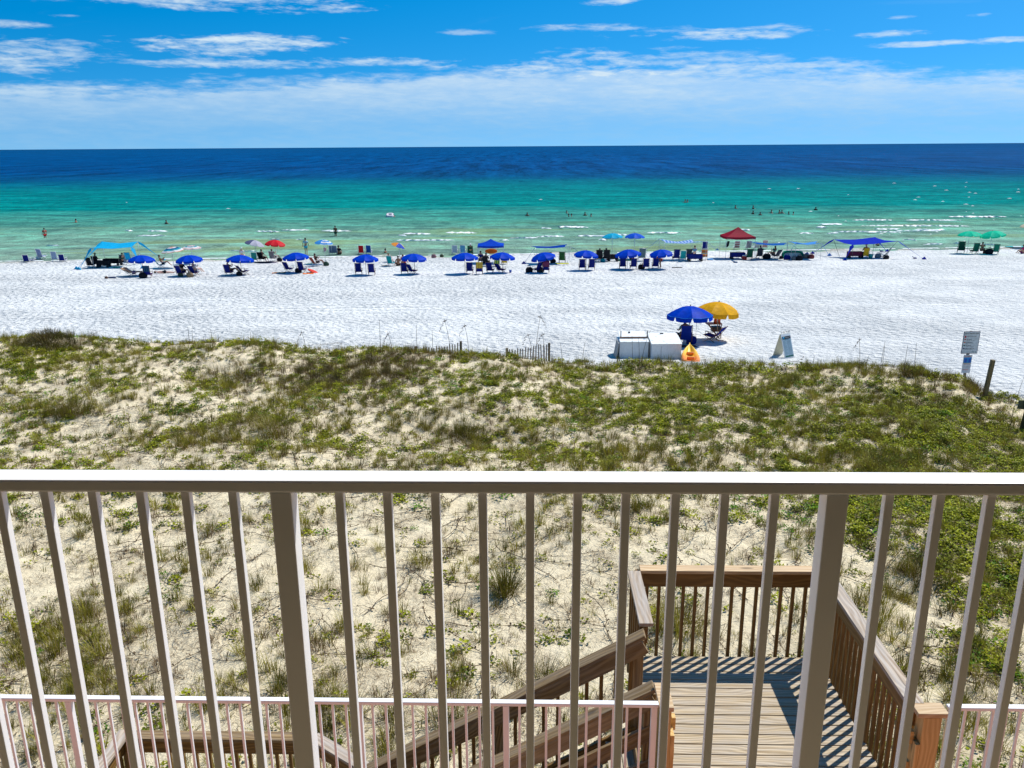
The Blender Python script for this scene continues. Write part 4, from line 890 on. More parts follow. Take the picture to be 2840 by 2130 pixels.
# rainbow umbrella group
pR = c3(925, 372)
umbrella(pR, 'small rainbow umbrella with blue, yellow and orange panels, tilted', r=.72, apex=1.80, rise=.28, val=.02, mats=(cloth('violet_blue_panel', (.05, .10, .5), .4), cloth('yellow_panel', (.8, .66, .02), .4), cloth('orange_panel', (.8, .28, .05), .4)), colfn=lambda g, i: {6: 0, 5: 0, 7: 1, 0: 1, 4: 2, 3: 2}.get(g, 0), key='rain', tilt=(5, 20), pole=POLE_M)
chair(c3(820, 428), 'teal folding chair in the group by the rainbow umbrella', 20, -.4, TEALC, WHITEP, pillow=False); person('read', c3(800, 425), 'person in a brown hat sitting in the teal group by the rainbow umbrella', -.3, SKIN, TEALC, BLACKC, hat=plain('brown_hat', (.15, .09, .04), .8)); person('ground', c3(905, 425), 'person with bare back sitting on the sand by the rainbow umbrella', .4, SKIN3, None, BLACKC, HAIRD); person('ground', c3(965, 405), 'person in pink sitting beyond the sixth blue umbrella', -.5, SKIN, cloth('pink_top', (.6, .15, .2), .2), REDC, HAIRB)
lofted('bodyboard', 'dark bodyboard lying left of the teal chair', c3(745, 424), .7, .4, .06, BLACKC, (0, 0, .2), 'bodyboard')
person('swim', sea_pt(1070, 701), 'swimmer with dark hair close to the shore', 1.2, SKIN3, None, None, HAIRD, scale=.95)
bag(c3(1340, 328), 'pink brown bag near the water edge, middle of the beach', plain('pink_brown_cloth', (.3, .14, .15), .7), 0, 1.0); bag(c3(1438, 318), 'olive bag near the water edge, middle of the beach', plain('dark_olive_cloth', (.05, .07, .03), .7), .3, .8)
chair(c3(1600, 292), 'white and blue chair at the water edge above the seventh umbrella', 14, 0, cloth('white_blue_fabric', (.5, .58, .7), .3), WHITEP, pillow=False); chair(c3(1697, 292), 'light blue chair at the water edge beside a green one', 14, 0, LBLUE, WHITEP, pillow=False)
chair(c3(1790, 296), 'green chair with a bather in it at the water edge', 14, 0, DKGREEN, BLACKP, pillow=False); person('sit', c3(1792, 298), 'person with arms spread sitting in the green chair at the water edge', 0, SKIN, DKGREEN, BLACKC, hat=WHITEC)
# pop up canopy with hipped roof
def popup(label, pk, w_, d_, eave, rise, p, mt, side=None, rz=0.0, valance=.18):
    o = tag(empty('popup_canopy', p, rz), label, 'canopy'); a, b = w_/2, d_/2; mb = MB()
    for k in range(4):
        c = [(-a, -b), (a, -b), (a, b), (-a, b)]; q0 = Vector((*c[k], eave)); q1 = Vector((*c[(k+1) % 4], eave)); tp = Vector((0, 0, eave+rise)); rows = []
        for i in range(6):
            t_ = i/5; l0 = tp.lerp(q0, t_); l1 = tp.lerp(q1, t_); s_ = -.10*math.sin(math.pi*t_); rows.append([l0+Vector((0, 0, s_)), l0.lerp(l1, .5)+Vector((0, 0, s_-.04*t_)), l1+Vector((0, 0, s_))])
        mb.grid(rows); mb.grid([[q0, q0.lerp(q1, .5)+Vector((0, 0, -.04)), q1], [q0-Vector((0, 0, valance)), q0.lerp(q1, .5)-Vector((0, 0, valance+.04)), q1-Vector((0, 0, valance))]])
    part('roof', mb, mt, o)
    for x in (-a+.03, a-.03):
        for y_ in (-b+.03, b-.03): part('leg', MB().tube([(x, y_, -.05), (x, y_, eave)], .02, 6), POLE_M, o)
    fr = MB(); fr.tube([(-a, -b, eave-.1), (0, -b, eave-.35), (a, -b, eave-.1)], .012, 4); fr.tube([(-a, b, eave-.1), (0, b, eave-.35), (a, b, eave-.1)], .012, 4); part('truss', fr, POLE_M, o)
    return o
pP = c3(2040, 405)
popup('blue pop up canopy carrying an orange board, behind the front row', None, 2.5, 2.3, 1.72, .55, pP+Vector((0, 1.2, 0)), cloth('bright_blue_roof', (.004, .06, .50), .35))
q = tpt(2045, 252, pP.y-.2, 900); bo = lofted('bodyboard', 'orange bodyboard lying against the roof of the blue canopy', q, 1.15, .5, .07, ORANGE, (R_(70), 0, 0), 'bodyboard')
# blue flat sail tent
yt = c4(700, 410).y
tent('dark blue sail canopy on slanting poles behind the ninth blue umbrella', [tpt(590, 210, yt-.6, 1350), tpt(1035, 195, yt-.6, 1350), tpt(990, 165, yt+1.9, 1350), tpt(537, 187, yt+1.9, 1350)], [c4(455, 402), c4(1180, 300), None, None], cloth('deep_blue_sail', (.004, .05, .34), .3), sag=.12, edge=.25, taper=False, pole_tilt={0: (.6, 0), 1: (-.4, 0), 2: (.3, 0), 3: (.8, 0)})
chair(c4(755, 402), 'dark green chair under the left of the blue sail canopy', 12, .0, DKGREEN, BLACKP, pillow=False, scale=1.05); chair(c4(925, 392), 'dark green chair beside a yellow cloth under the blue sail canopy', 14, -.1, cloth('grass_green_fabric', (.03, .14, .05), .2), BLACKP, pillow=False, scale=1.05)
towel(c4(920, 405), 'bright yellow cloth in front of the green chair', cloth('lemon_cloth', (.75, .75, .02), .3), 1.3, .4, .05); bag(c4(810, 395), 'dark bag between the two green chairs', BLACKC, 0, 1.1)
# far pair of umbrellas
umbrella(c4(1535, 345), 'light blue beach umbrella, left of the far pair', r=1.02, apex=2.55, rise=.34, val=.06, mats=(cloth('turquoise_canvas', (.01, .40, .62), .4),), tilt=(0, -2), pole=POLE_M); umbrella(c4(1808, 340), 'bright blue umbrella behind, right of the light blue one', r=.98, apex=2.52, rise=.36, val=.06, mats=(cloth('cobalt_canvas', (.01, .10, .60), .4),), pole=POLE_M)
for (x, y, l_) in ((1375, 382, 'black chair, leftmost of the dark group right of the tenth blue umbrella'), (1465, 380, 'black chair, middle of the dark group right of the tenth blue umbrella')):
    chair(c4(x, y), l_, 16, .0, BLACKC, BLACKP, pillow=False, scale=1.15)
person('sit', c4(1382, 376), 'person in grey sitting left in the dark group under the light blue umbrella', 0, SKIN2, plain('grey_shirt', (.2, .22, .26), .8), BLACKC, HAIRD); person('sit', c4(1462, 376), 'person in a dark hat sitting right in the dark group under the light blue umbrella', 0, SKIN3, BLACKC, BLACKC, hat=BLACKC)
wagon(c4(1545, 375), 'black wagon at the right of the dark group', BLACKC, 0, 1.0); bag(c4(1420, 384), 'teal bag between the two black chairs', TEALC, 0, .9)
chair(c4(1900, 372), 'grey chair with a round hood behind the eleventh blue umbrella', 12, 0, cloth('grey_teal_fabric', (.12, .2, .22), .2), POLE_M, scale=1.2); towel(c4(1720, 368), 'dark blanket behind the eleventh blue umbrella', DKGREEN, 1.8, .8, 0, 'blanket', 'blanket'); person('ground', c4(1780, 360), 'person in a pink hat sitting behind the eleventh blue umbrella', 0, SKIN, TEALC, BLACKC, hat=plain('pink_hat', (.6, .12, .16), .8))
# tie dye canopy
yk = c5(480, 460).y
tent('pale blue tie dye canopy on thin poles', [tpt(190, 235, yk-.5, 1800, 620), tpt(705, 212, yk-.5, 1800, 620), tpt(530, 195, yk+2.3, 1800, 620), tpt(128, 188, yk+2.3, 1800, 620)], [None, c5(835, 335), None, c4(1925, 262)], cloth('tie_dye_fabric', (.12, .28, .62), .4, (0, 3, (.45, .58, .78))), sag=.25, edge=.25, taper=False)
chair(c5(325, 465), 'navy chair at the left under the tie dye canopy', 12, .1, NAVY, BLACKP, scale=1.1); chair(c5(410, 470), 'turquoise chair under the tie dye canopy', 14, -.05, TEALC, WHITEP, low=False, pillow=False); chair(c5(478, 455), 'grey black chair in the middle under the tie dye canopy', 12, 0, plain('grey_mesh', (.06, .06, .07), .8), BLACKP, pillow=False, scale=1.05)
wagon(c5(560, 472), 'navy folding wagon under the tie dye canopy', NAVY, 0, 1.35)
chair(c5(672, 452), 'chair with orange, green and white stripes right of the navy wagon', 14, -.15, cloth('sunset_stripe', (.8, .25, .04), .3, (2, 2.6, None, [(0, (.8, .12, .03)), (.25, (.8, .5, .05)), (.4, (.75, .7, .6)), (.55, (.05, .2, .25)), (.7, (.8, .35, .05)), (.85, (.05, .25, .15))])), WHITEP, scale=1.1)
chair(c5(682, 342), 'navy chair at the water edge above the striped chair', 14, -.2, NAVY, WHITEP); ring_float(c5(750, 458), 'small light blue ring on the sand right of the striped chair', col_('sky_blue_vinyl', (.1, .35, .65)), .22, .16, .07)
person('sit', c5(548, 430), 'person in a pale top behind the navy wagon', .2, SKIN2, LBLUE, NAVY, HAIRB)
# maroon canopy
pm_ = c5(1090, 450)
popup('maroon pop up canopy right of centre', None, 2.85, 2.6, 2.16, .85, pm_+Vector((.18, 1.3, 0)), cloth('maroon_roof', (.26, .012, .03), .2), valance=.22)
part_ = MB().grid([[(0, 0, 0), (.2, 0, -.05)], [(-.12, .02, -.4), (.14, .03, -.45)], [(-.12, 0, -.62), (.05, 0, -.58)]], thick=(0, .04, 0)); tag(part('hanging_bag', part_, BLACKC, None, loc=tpt(965, 212, pm_.y+.1, 1800, 620)), 'black bag hanging from the left corner of the maroon canopy', 'bag')
wagon(c5(1083, 448), 'navy folding wagon under the maroon canopy', NAVY, 0, 1.35); cooler(c5(1170, 452), 'bright red cooler beside the wagon under the maroon canopy', REDP, 1.2, 1.1); chair(c5(1222, 456), 'dark green chair right of the red cooler', 10, .0, DKGREEN, BLACKP, pillow=False, scale=1.05)
rw = cloth('red_white_stripe', (.55, .05, .05), .3, (0, 8, (.75, .72, .7)))
chair(c5(1070, 330), 'white and dark red chair at the water edge under the maroon canopy', 12, 0, cloth('wine_fabric', (.35, .02, .04), .25, (2, 5, (.6, .6, .6))), WHITEP, pillow=False); chair(c5(1215, 330), 'dark patterned chair with a small flag at the water edge', 12, 0, cloth('dark_print_fabric', (.12, .06, .1), .25, (0, 8, (.6, .6, .6))), WHITEP, pillow=False); chair(c5(1305, 328), 'grey white chair at the water edge, reclined', 34, .2, cloth('grey_white_stripe', (.5, .5, .52), .3), WHITEP, pillow=False); chair(c5(1412, 325), 'red and white striped chair at the water edge, rightmost of four', 12, 0, rw, WHITEP, pillow=False)
# long blue and light blue sails
ym = c5(1500, 455).y
tent('long blue sail canopy right of the maroon canopy', [tpt(1318, 252, ym-.4, 1800, 620), tpt(1755, 262, ym-.4, 1800, 620), tpt(1700, 236, ym+2.4, 1800, 620), tpt(1218, 218, ym+2.4, 1800, 620)], [None, c5(1935, 385), None, None], cloth('ocean_blue_sail', (.008, .11, .42), .35), sag=.14, edge=.3, taper=False)
tent('light blue sail canopy beside the long blue one', [tpt(1805, 238, ym-.4, 1800, 620), tpt(2118, 240, ym-.4, 1800, 620), tpt(2065, 216, ym+2.4, 1800, 620), tpt(1705, 216, ym+2.4, 1800, 620)], [c5(1700, 395), c5(2210, 402), None, None], cloth('pale_blue_sail', (.08, .32, .72), .4), sag=.22, edge=.3, taper=False)
person('sit', c5(1355, 432), 'person in a dark cap sitting left under the long blue sail', -.1, SKIN2, plain('grey_top', (.15, .16, .2), .8), BLACKC, HAIRD); chair(c5(1350, 438), 'dark grey chair at the left under the long blue sail', 16, -.1, plain('dark_grey_mesh', (.04, .045, .06), .8), BLACKP, pillow=False)
person('read', c5(1520, 428), 'person in teal with dark hair sitting under the long blue sail', .4, SKIN3, TEALC, BLACKC, HAIRD); chair(c5(1545, 438), 'dark chair turned to the left under the long blue sail', 34, .5, plain('slate_mesh', (.04, .05, .08), .8), BLACKP, pillow=False)
bag(c5(1440, 440), 'large black bag between the two sitters of the long blue sail', BLACKC, 0, 1.5); bag(c5(1620, 440), 'flat dark bag right of the sitters', BLACKC, 0, .8)
ring_float(c5(1758, 432)+Vector((0, 0, .1)), 'green and white inflatable boat standing under the light blue sail', cloth('green_vinyl', (.01, .28, .16), .25), 1.0, .55, .13, (R_(62), 0, 0), 'inflatable_boat', cloth('white_vinyl', (.55, .65, .62), .4), 'boat', .6)
for (x, y, l_, mt, s_) in ((1690, 450, 'navy bag in front of the green inflatable', NAVY, 1.3), (1780, 458, 'grey round bag in front of the green inflatable', plain('grey_bag', (.12, .14, .15), .8), 1.1), (1840, 460, 'black bag with straps right of the green inflatable', BLACKC, 1.3), (1920, 435, 'tan box bag right of the green inflatable', plain('tan_box', (.18, .14, .10), .8), 1.2), (1985, 438, 'dark red bag, rightmost by the light blue sail', plain('dark_red_bag', (.14, .02, .02), .8), 1.2)):
    bag(c5(x, y), l_, mt, 0, s_)
def sandanchor(p, label, mt, rz=0):
    mb = MB().grid([[(-.32, 0, .26), (-.3, .03, .30)], [(0, -.08, .10), (.05, .1, .14)], [(.22, -.2, .0), (.3, .16, .02)]], thick=(0, 0, .05)); mb.ell((.12, 0, .05), (.22, .14, .08), 8, 5); tag(part('sand_anchor', mb, mt, None, loc=p, rot=(0, 0, rz)), label, 'sand anchor')
sandanchor(c5(1045, 490), 'slate blue sand anchor on open sand left of the maroon canopy', cloth('slate_blue_strap', (.03, .10, .22), .2))
# royal blue stretch tent on the right
y6 = c6(560, 370).y
tent('royal blue stretch canopy tent with long corner straps, right side of the beach', [tpt(432, 222, y6-.3, 2250, 620, 3.749), tpt(900, 182, y6+.0, 2250, 620, 3.749), tpt(658, 142, y6+2.8, 2250, 620, 3.749), tpt(232, 166, y6+2.6, 2250, 620, 3.749)],
     [c6(345, 388), c6(1168, 380), c6(785, 300), c6(10, 318)], cloth('royal_blue_stretch', (.01, .035, .48), .35), sag=.12, edge=.07, polemat=plain('dark_green_pole', (.02, .06, .05), .4), pole_tilt={0: (.1, 0), 1: (-1.5, 0), 2: (0, 0), 3: (.8, 0)})
for (x, y, l_) in ((1070, 372, 'small navy sand anchor right of the royal blue tent'), (722, 300, 'small navy sand anchor behind the royal blue tent'),): sandanchor(c6(x, y), l_, NAVY, .5)
person('sit', c6(553, 362), 'person in a yellow shirt and straw hat sitting under the royal blue tent', 0, SKIN, cloth('yellow_shirt', (.62, .42, .02), .15), BLACKC, hat=STRAW, scale=1.08); chair(c6(553, 368), 'yellow backed chair under the royal blue tent', 12, 0, cloth('mustard_fabric', (.60, .40, .02), .25), BLACKP, pillow=False)
wagon(c6(450, 365), 'maroon and black wagon under the royal blue tent', cloth('maroon_canvas', (.16, .02, .06), .1), 0, 1.4); bucket(c6(615, 370), 'teal tub under the royal blue tent', TEALP, 1.5); bag(c6(775, 374), 'black bag at the right under the royal blue tent', BLACKC, 0, 1.1)
chair(c6(742, 362), 'black and white striped folding chair under the royal blue tent', 34, .9, cloth('zebra_fabric', (.05, .06, .07), .2, (2, 9, (.5, .6, .6))), POLE_M, pillow=False, scale=1.1); bag(c6(690, 362), 'patterned grey bag beside the striped folding chair', plain('grey_print', (.25, .28, .28), .8), 0, 1.2)
person('sit', c6(688, 262)+Vector((0, 0, 0)), 'person with a red hat at the water edge behind the royal blue tent', 0, SKIN2, REDC, BLACKC, hat=REDC, scale=.8)
# green umbrellas
GRN = cloth('mint_green_canvas', (.01, .60, .36), .45)
umbrella(c6(1617, 322), 'mint green umbrella, left of the pair on the right', r=1.16, apex=2.28, rise=.36, val=.06, mats=(GRN,), pole=POLE_M, tilt=(0, -2)); umbrella(c6(1850, 325), 'mint green umbrella with a vent, right of the pair', r=1.18, apex=2.30, rise=.42, val=.14, mats=(GRN,), pole=POLE_M, tilt=(-5, -8), rz=.5)
chair(c6(1550, 318), 'dark green swivel backed chair left under the green umbrellas', 8, -.4, DKGREEN, BLACKP, pillow=False, scale=1.15); chair(c6(1685, 328), 'round backed green chair under the green umbrellas', 12, .1, cloth('pine_green_fabric', (.01, .16, .10), .25), BLACKP, pillow=False, scale=1.1); chair(c6(1905, 330), 'green chair at the right under the green umbrellas', 12, -.2, cloth('jade_fabric', (.01, .24, .15), .25), BLACKP, pillow=False)
person('read', c6(1770, 325), 'person reclining between the two green umbrellas', -.6, SKIN, plain('khaki_shirt', (.2, .16, .08), .8), BLACKC, HAIRB); bag(c6(1845, 330), 'black bag under the right green umbrella', BLACKC, 0, 1.5); bag(c6(1810, 322), 'brown red bag between the green umbrellas', plain('brick_cloth', (.2, .04, .03), .8), 0, 1.1)
lofted('paddle_board', 'teal and white paddle board lying at the water edge, far right', c6(2170, 258), 3.1, .75, .16, cloth('teal_board', (.05, .42, .45), .1, (0, .6, (.6, .7, .72))), (0, 0, -.08), 'paddle board')
person('ground', c6(2195, 325), 'child in pink at the right edge of the beach', .3, SKIN, cloth('hot_pink_top', (.5, .03, .16), .2), cloth('purple_shorts', (.2, .03, .12), .2), HAIRB, scale=1.0)
umbrella(c6(2235, 262), 'cream umbrella cut off by the right edge of the photo', r=1.0, apex=2.7, rise=.4, val=.05, mats=(cloth('cream_canvas', (.7, .58, .40), .35),), pole=POLE_M)

# people in the water
SW = [(212, 617), (461, 621), (1462, 599), (1571, 593), (1578, 602), (1586, 602), (1622, 598), (1640, 602), (1901, 561), (1907, 561), (2039, 578), (2088, 579), (2089, 594), (2108, 598), (2140, 591), (2162, 592), (2168, 592), (2188, 596), (2199, 597), (2262, 583)]
for k, (x, y) in enumerate(SW):
    l_ = ['lone swimmer at the far left of the sea', 'swimmer left of centre beyond the small breakers', 'lone dark haired bather in the middle of the sea, above the seventh blue umbrella', 'upright bather, leftmost of the group above the blue sail canopy',
          'bather low in the water below the upright one, above the blue sail canopy', 'bather touching the low one, right of the pair above the blue sail canopy', 'bather alone right of the pair above the blue sail canopy', 'bather with only the head out, rightmost above the blue sail canopy',
          'farthest bather out, left of two', 'farthest bather out, right of two', 'bather straight above the maroon canopy, left of the upper two', 'bather above the maroon canopy, right of the upper two', 'bather just below the right upper one, above the maroon canopy',
          'bather lowest in the group above the maroon canopy', 'bather standing right of the maroon canopy group, first of five', 'left one of two bathers standing shoulder to shoulder', 'right one of two bathers standing shoulder to shoulder', 'bather right of the shoulder to shoulder pair', 'rightmost bather but one in the sea', 'rightmost bather in the sea'][k]
    p = sea_pt(x, y); person('swim', p, l_, random.uniform(-2, 2), random.choice([SKIN3, SKIN]), random.choice([None, BLACKC, None]), None, HAIRD, scale=1.15, grp='bathers deep in the green water')
p = sea_pt(126, 661); person('stand', p+Vector((0, 0, -.42)), 'person in a red swimsuit wading at the far left', .8, SKIN, REDC, REDC, HAIRD)
p = sea_pt(931, 655); person('stand', p+Vector((0, 0, -.40)), 'person in dark red top and green shorts wading left of centre', -.4, SKIN3, cloth('dark_red_top', (.12, .02, .02), .1), cloth('dark_green_shorts', (.02, .1, .06), .1), HAIRD)
p = sea_pt(1085, 601); ring_float(p+Vector((-.2, 0, .0)), 'white and pink ring float carrying a bather', cloth('white_pink_vinyl', (.75, .70, .72), .2), .42, .38, .24, (R_(25), 0, 0)); person('swim', p+Vector((.45, -.1, -.08)), 'bather pushing the white ring float', .5, SKIN, None, REDC, HAIRD)

# ------------------------------------------------------------------ near group on the sand
def n7(x, y): return beach_pt(1650+x/3.687, 820+y/3.687)
pu = n7(955, 492)
umbrella(pu, 'large royal blue umbrella nearest the dune', r=1.13, apex=1.93, rise=.44, val=.20, rz=.30, trimmat=cloth('light_blue_piping', (.03, .28, .75), .2), tilt=(-2, 1))
BLK = part('dot', MB().ell((0, 0, 0), (.07, .05, .05), 8, 5), cloth('azure_tab', (.01, .30, .6), .2), bpy.data.objects['canopy'] if False else None, loc=at_y(1650+1186/3.687, 820+205/3.687, pu.y-.25)); BLK.name = 'umbrella_tab'; tag(BLK, 'round light blue tab hanging at the right rim of the near blue umbrella', 'tab')
py_ = n7(1245, 452)
umbrella(py_, 'golden yellow umbrella right of the large blue one', r=1.08, apex=1.97, rise=.44, val=.22, rz=.62, mats=(cloth('golden_canvas', (.80, .42, .015), .42),), tilt=(2, 3))
nc = n7(930, 500)
chair(n7(925, 495), 'upright blue sling chair with a sitter under the near blue umbrella', 14, -.12, cloth('strong_blue_sling', (.006, .03, .30), .2), WOOD_CHAIR, scale=1.0)
person('sit', n7(893, 482), 'person with dark hair and teal shirt sitting under the near blue umbrella', .35, SKIN3, TEALC, BLACKC, HAIRD, scale=1.0)
chair(n7(1190, 470), 'blue sling chair turned to the left under the yellow umbrella', 44, .85, cloth('strong_blue_sling', (.006, .03, .30), .2), WOOD_CHAIR, scale=.98, pillow=False)
bag(n7(985, 492), 'navy blue bag right of the upright blue chair', NAVY, .4, 1.1); towel(n7(935, 520), 'dark red board lying behind the white box', plain('dark_red_board', (.08, .02, .02), .7), 1.0, .4, .1)
pt = n7(1215, 432); tb = tag(empty('wooden_stand', pt), 'dark wooden check in stand under the yellow umbrella', 'table')
part('top', MB().box((-.05, 0, .78), (.80, .45, .045), bev=.01), WOOD_CHAIR, tb); part('shelf', MB().box((.08, 0, .50), (.46, .36, .26), bev=.01), BLACKP, tb)
for a, b in (((-.34, -.18, .76), (.26, -.18, 0)), ((.30, -.18, .76), (.32, -.18, 0)), ((.30, .18, .76), (.32, .18, 0)), ((-.34, .18, .76), (.26, .18, 0))): part('leg', MB().tube([a, b], .028, 6), WOOD_CHAIR, tb)
for x, h, l_ in ((.02, .28, 'short red bottle on the wooden stand'), (.20, .38, 'tall red bottle on the wooden stand')):
    tag(part('bottle', MB().tube([(0, 0, 0), (0, 0, h*.7), (0, 0, h*.8), (0, 0, h)], [.085, .085, .05, .045], 10), plain('dark_orange_plastic', (.45, .06, .02), .4), None, loc=pt+Vector((x, -.05, .804))), l_, 'bottle')
pc = n7(1030, 438); sk = tag(empty('sensor_stake', pc), 'thin metal stake with a black head between the two near umbrellas', 'stake'); part('stake', MB().tube([(0, 0, -.1), (0, 0, 1.05)], .011, 6), POLE_M, sk); part('head', MB().box((0.02, 0, 1.10), (.14, .1, .2), bev=.03).tube([(0, 0, .85), (-.03, 0, 1.05)], [.02, .05], 6), BLACKP, sk)
# heap of raked orange lit sand is only the light through the yellow cloth: nothing is built for it

# white storage boxes
def at_d(px, py, Yv): return at_y(px, py, Yv)
def bpx(x, y): return (1680+x/5.53, 830+y/5.53)
Yb = 37.4
def wbox(name, label, xl, xr, ytop, ybot, depth, lid_rise, Yf):
    a = at_y(*bpx(xl, ybot), Yf); b = at_y(*bpx(xr, ybot), Yf); tz = at_y(*bpx(xl, ytop), Yf).z; W = b.x-a.x; base = Vector(((a.x+b.x)/2, Yf, min(a.z, gz(a.x, Yf))-.08)); H_ = tz-base.z
    o = tag(empty(name, base), label, 'box'); return o, W, H_
o, W, H_ = wbox('storage_box', 'closed white storage box with a sloping weathered lid, right of two', 697, 1150, 695, 975, 1.2, .2, Yb)
part('body', MB().box((0, .72, H_/2), (W, 1.44, H_), bev=.006), WHITEBOX, o)
for k, (y0, y1, z0, z1) in enumerate(((-.03, .86, .005, .15), (.865, 1.5, .151, .19))):
    part('lid_panel', MB().add([(-W/2-.02, y0, H_+z0), (W/2+.02, y0, H_+z0), (W/2+.02, y1, H_+z1), (-W/2-.02, y1, H_+z1), (-W/2-.02, y0, H_+z0+.03), (W/2+.02, y0, H_+z0+.03), (W/2+.02, y1, H_+z1+.03), (-W/2-.02, y1, H_+z1+.03)], [(3, 2, 1, 0), (4, 5, 6, 7), (0, 1, 5, 4), (1, 2, 6, 5), (2, 3, 7, 6), (3, 0, 4, 7)]), LID, o)
part('gable', MB().add([(-W/2+.002, 0, H_), (-W/2+.002, 1.44, H_), (-W/2+.002, 1.44, H_+.185), (-W/2+.002, .86, H_+.15)], [(0, 1, 2, 3)]).add([(W/2-.002, 0, H_), (W/2-.002, 1.44, H_), (W/2-.002, 1.44, H_+.185), (W/2-.002, .86, H_+.15)], [(3, 2, 1, 0)]), WHITEBOX, o)
part('latch', MB().box((-.02, 1.3, H_+.23), (.16, .06, .05), bev=.01), BLACKP, o)
o, W, H_ = wbox('storage_box', 'white storage box with a brown trim board and raised side posts, left of two', 205, 645, 655, 960, 1.2, .2, Yb+.35)
part('body', MB().box((0, .65, H_/2), (W, 1.3, H_), bev=.006), WHITEBOX, o)
part('lid_panel', MB().box((.02, .17, H_+.03), (W, .42, .03), rot=Matrix.Rotation(R_(8), 3, 'X')), LID, o); part('lid_panel', MB().box((.02, .82, H_+.16), (W*.93, .82, .03), rot=Matrix.Rotation(R_(10), 3, 'X')), LID, o)
part('trim_board', MB().box((.04, .40, H_+.12), (W*.97, .05, .07), bev=.006), plain('brown_trim', (.25, .15, .10), .6), o)
for x in (-W/2+.10, W/2+.0): part('side_post', MB().box((x, .42, H_+.26), (.045, .05, .34)), plain('grey_trim', (.25, .24, .22), .6), o)
part('leaning_panel', MB().box((-W/2-.13, .3, H_/2-.03), (.03, .9, H_*.98), rot=Matrix.Rotation(R_(9), 3, 'Y')), plain('grey_panel', (.3, .3, .29), .7), o)
part('latch', MB().box((-.1, 1.0, H_+.24), (.09, .09, .05), bev=.01), BLACKP, o)

# kayak lying with its bow to the sea
kp0 = n7(975, 690); kp1 = n7(955, 548); kd = (kp1-kp0); KL = 2.7
ky = tag(empty('kayak', beach_pt(1650+972/3.687, 820+668/3.687), math.atan2(kd.y, kd.x)), 'yellow and orange kayak lying on the sand with its bow to the sea', 'kayak')
m, t = mat('yellow_orange_hull'); sp = t.n('ShaderNodeSeparateXYZ', i_0=t.n('ShaderNodeTexCoord').outputs['Object']); nz = t.noise(t.mapv(t.n('ShaderNodeTexCoord').outputs['Object'], (1, 6, 1)), 2.5, 3)
out(t, bsdf(t, t.mix(t.ss(t.m('ADD', sp.outputs[0], t.m('MULTIPLY', nz, 1.2)), -.3, 1.5), (.80, .22, .03), (.85, .52, .04)), .4, .4)); HULL = m
hb_ = MB(); rows = []
for i in range(21):
    q = i/20; x = (q-.5)*KL; w_ = .42*max(.03, 1-abs(2*q-.9)**2.2 if q > .45 else 1-abs(2*q-.9)**4)**.8; up_ = .30+.34*max(0, q-.55)**1.3*1.6 + .1*max(0, .2-q)
    in_ = .10+.75*abs(2*q-1)**3*up_; ring = []
    for (yy, zz) in ((-1, .62), (-.85, .95), (-.62, 1.0), (-.50, .78), (-.28, .55), (0, .5), (.28, .55), (.50, .78), (.62, 1.0), (.85, .95), (1, .62), (.78, .18), (.3, .0), (-.3, .0), (-.78, .18), (-1, .62)):
        flat = min(1, max(0, (abs(2*q-1)-.55)/.35)); z_ = zz*(1-flat)+(max(zz, 1-.25*yy*yy) if zz > .4 else zz)*flat
        ring.append((x, yy*w_, z_*up_ + (.22*max(0, q-.7)**1.2)))
    rows.append(ring)
hb_.grid(rows); part('hull', hb_, HULL, ky)
for x in (-.55, .35): part('seat', MB().box((x, 0, .22), (.10, .34, .24), rot=Matrix.Rotation(R_(-18), 3, 'Y'), bev=.05), plain('orange_seat', (.75, .25, .06), .5), ky)
for k in range(9): part('ridge', MB().tube([(-.9+k*.2, .34, .28), (-.82+k*.2, .22, .21), (-.8+k*.2, .12, .19)], .014, 5), plain('pale_orange_ridge', (.85, .5, .22), .5), ky)

# price board, A shaped
def TXT(body, size, mt, parent, loc, rot, name='lettering', align='CENTER', ext=.001):
    cu_ = bpy.data.curves.new('t', 'FONT'); cu_.body = body; cu_.size = size; cu_.align_x = align; cu_.align_y = 'CENTER'; cu_.extrude = ext
    to = bpy.data.objects.new('t', cu_); COL.objects.link(to); dg = bpy.context.evaluated_depsgraph_get(); me = bpy.data.meshes.new_from_object(to.evaluated_get(dg)); bpy.data.objects.remove(to)
    me.materials.clear(); me.materials.append(mt); me.name = name; return link(name, me, parent, loc, rot)
INK = plain('black_ink', (.01, .01, .014), .6); REDI = plain('red_ink', (.5, .01, .03), .6); GREYI = plain('grey_ink', (.10, .14, .16), .6); WHITEI = plain('white_ink', (.75, .75, .75), .6); GREENI = plain('green_ink', (.01, .10, .08), .6)
pa = beach_pt(2173, 988); sg = tag(empty('sandwich_board', pa, R_(26)), 'white A shaped price board standing alone on the sand', 'sign'); sg.rotation_euler = (0, R_(-1.5), R_(28)); sg.scale = (.9, .9, .93)
HB = 1.24; th = math.atan2(.42, HB)
fp = part('front_panel', MB().box((0, 0, HB/2), (.66, .025, HB), bev=.008), WHITEBOX, sg, loc=(0, -.42, 0), rot=(-th, 0, 0))
rp_ = part('rear_panel', MB().box((0, 0, HB/2), (.66, .025, HB), bev=.008), plain('cream_panel', (.62, .58, .42), .7), sg, loc=(0, .42, 0), rot=(th, 0, 0))
part('poster', MB().box((.01, -.018, HB*.48), (.56, .006, HB*.84)), plain('pale_blue_paper', (.28, .40, .46), .6), fp); part('header', MB().box((.01, -.024, HB*.84), (.565, .006, .13)), INK, fp); part('footer', MB().box((.01, -.024, HB*.085), (.56, .006, .075)), GREENI, fp)
part('emblem', MB().tube([(-.20, -.027, HB*.84), (-.20, -.031, HB*.84)], .05, 18), plain('azure_ink', (.0, .30, .55), .6), fp)
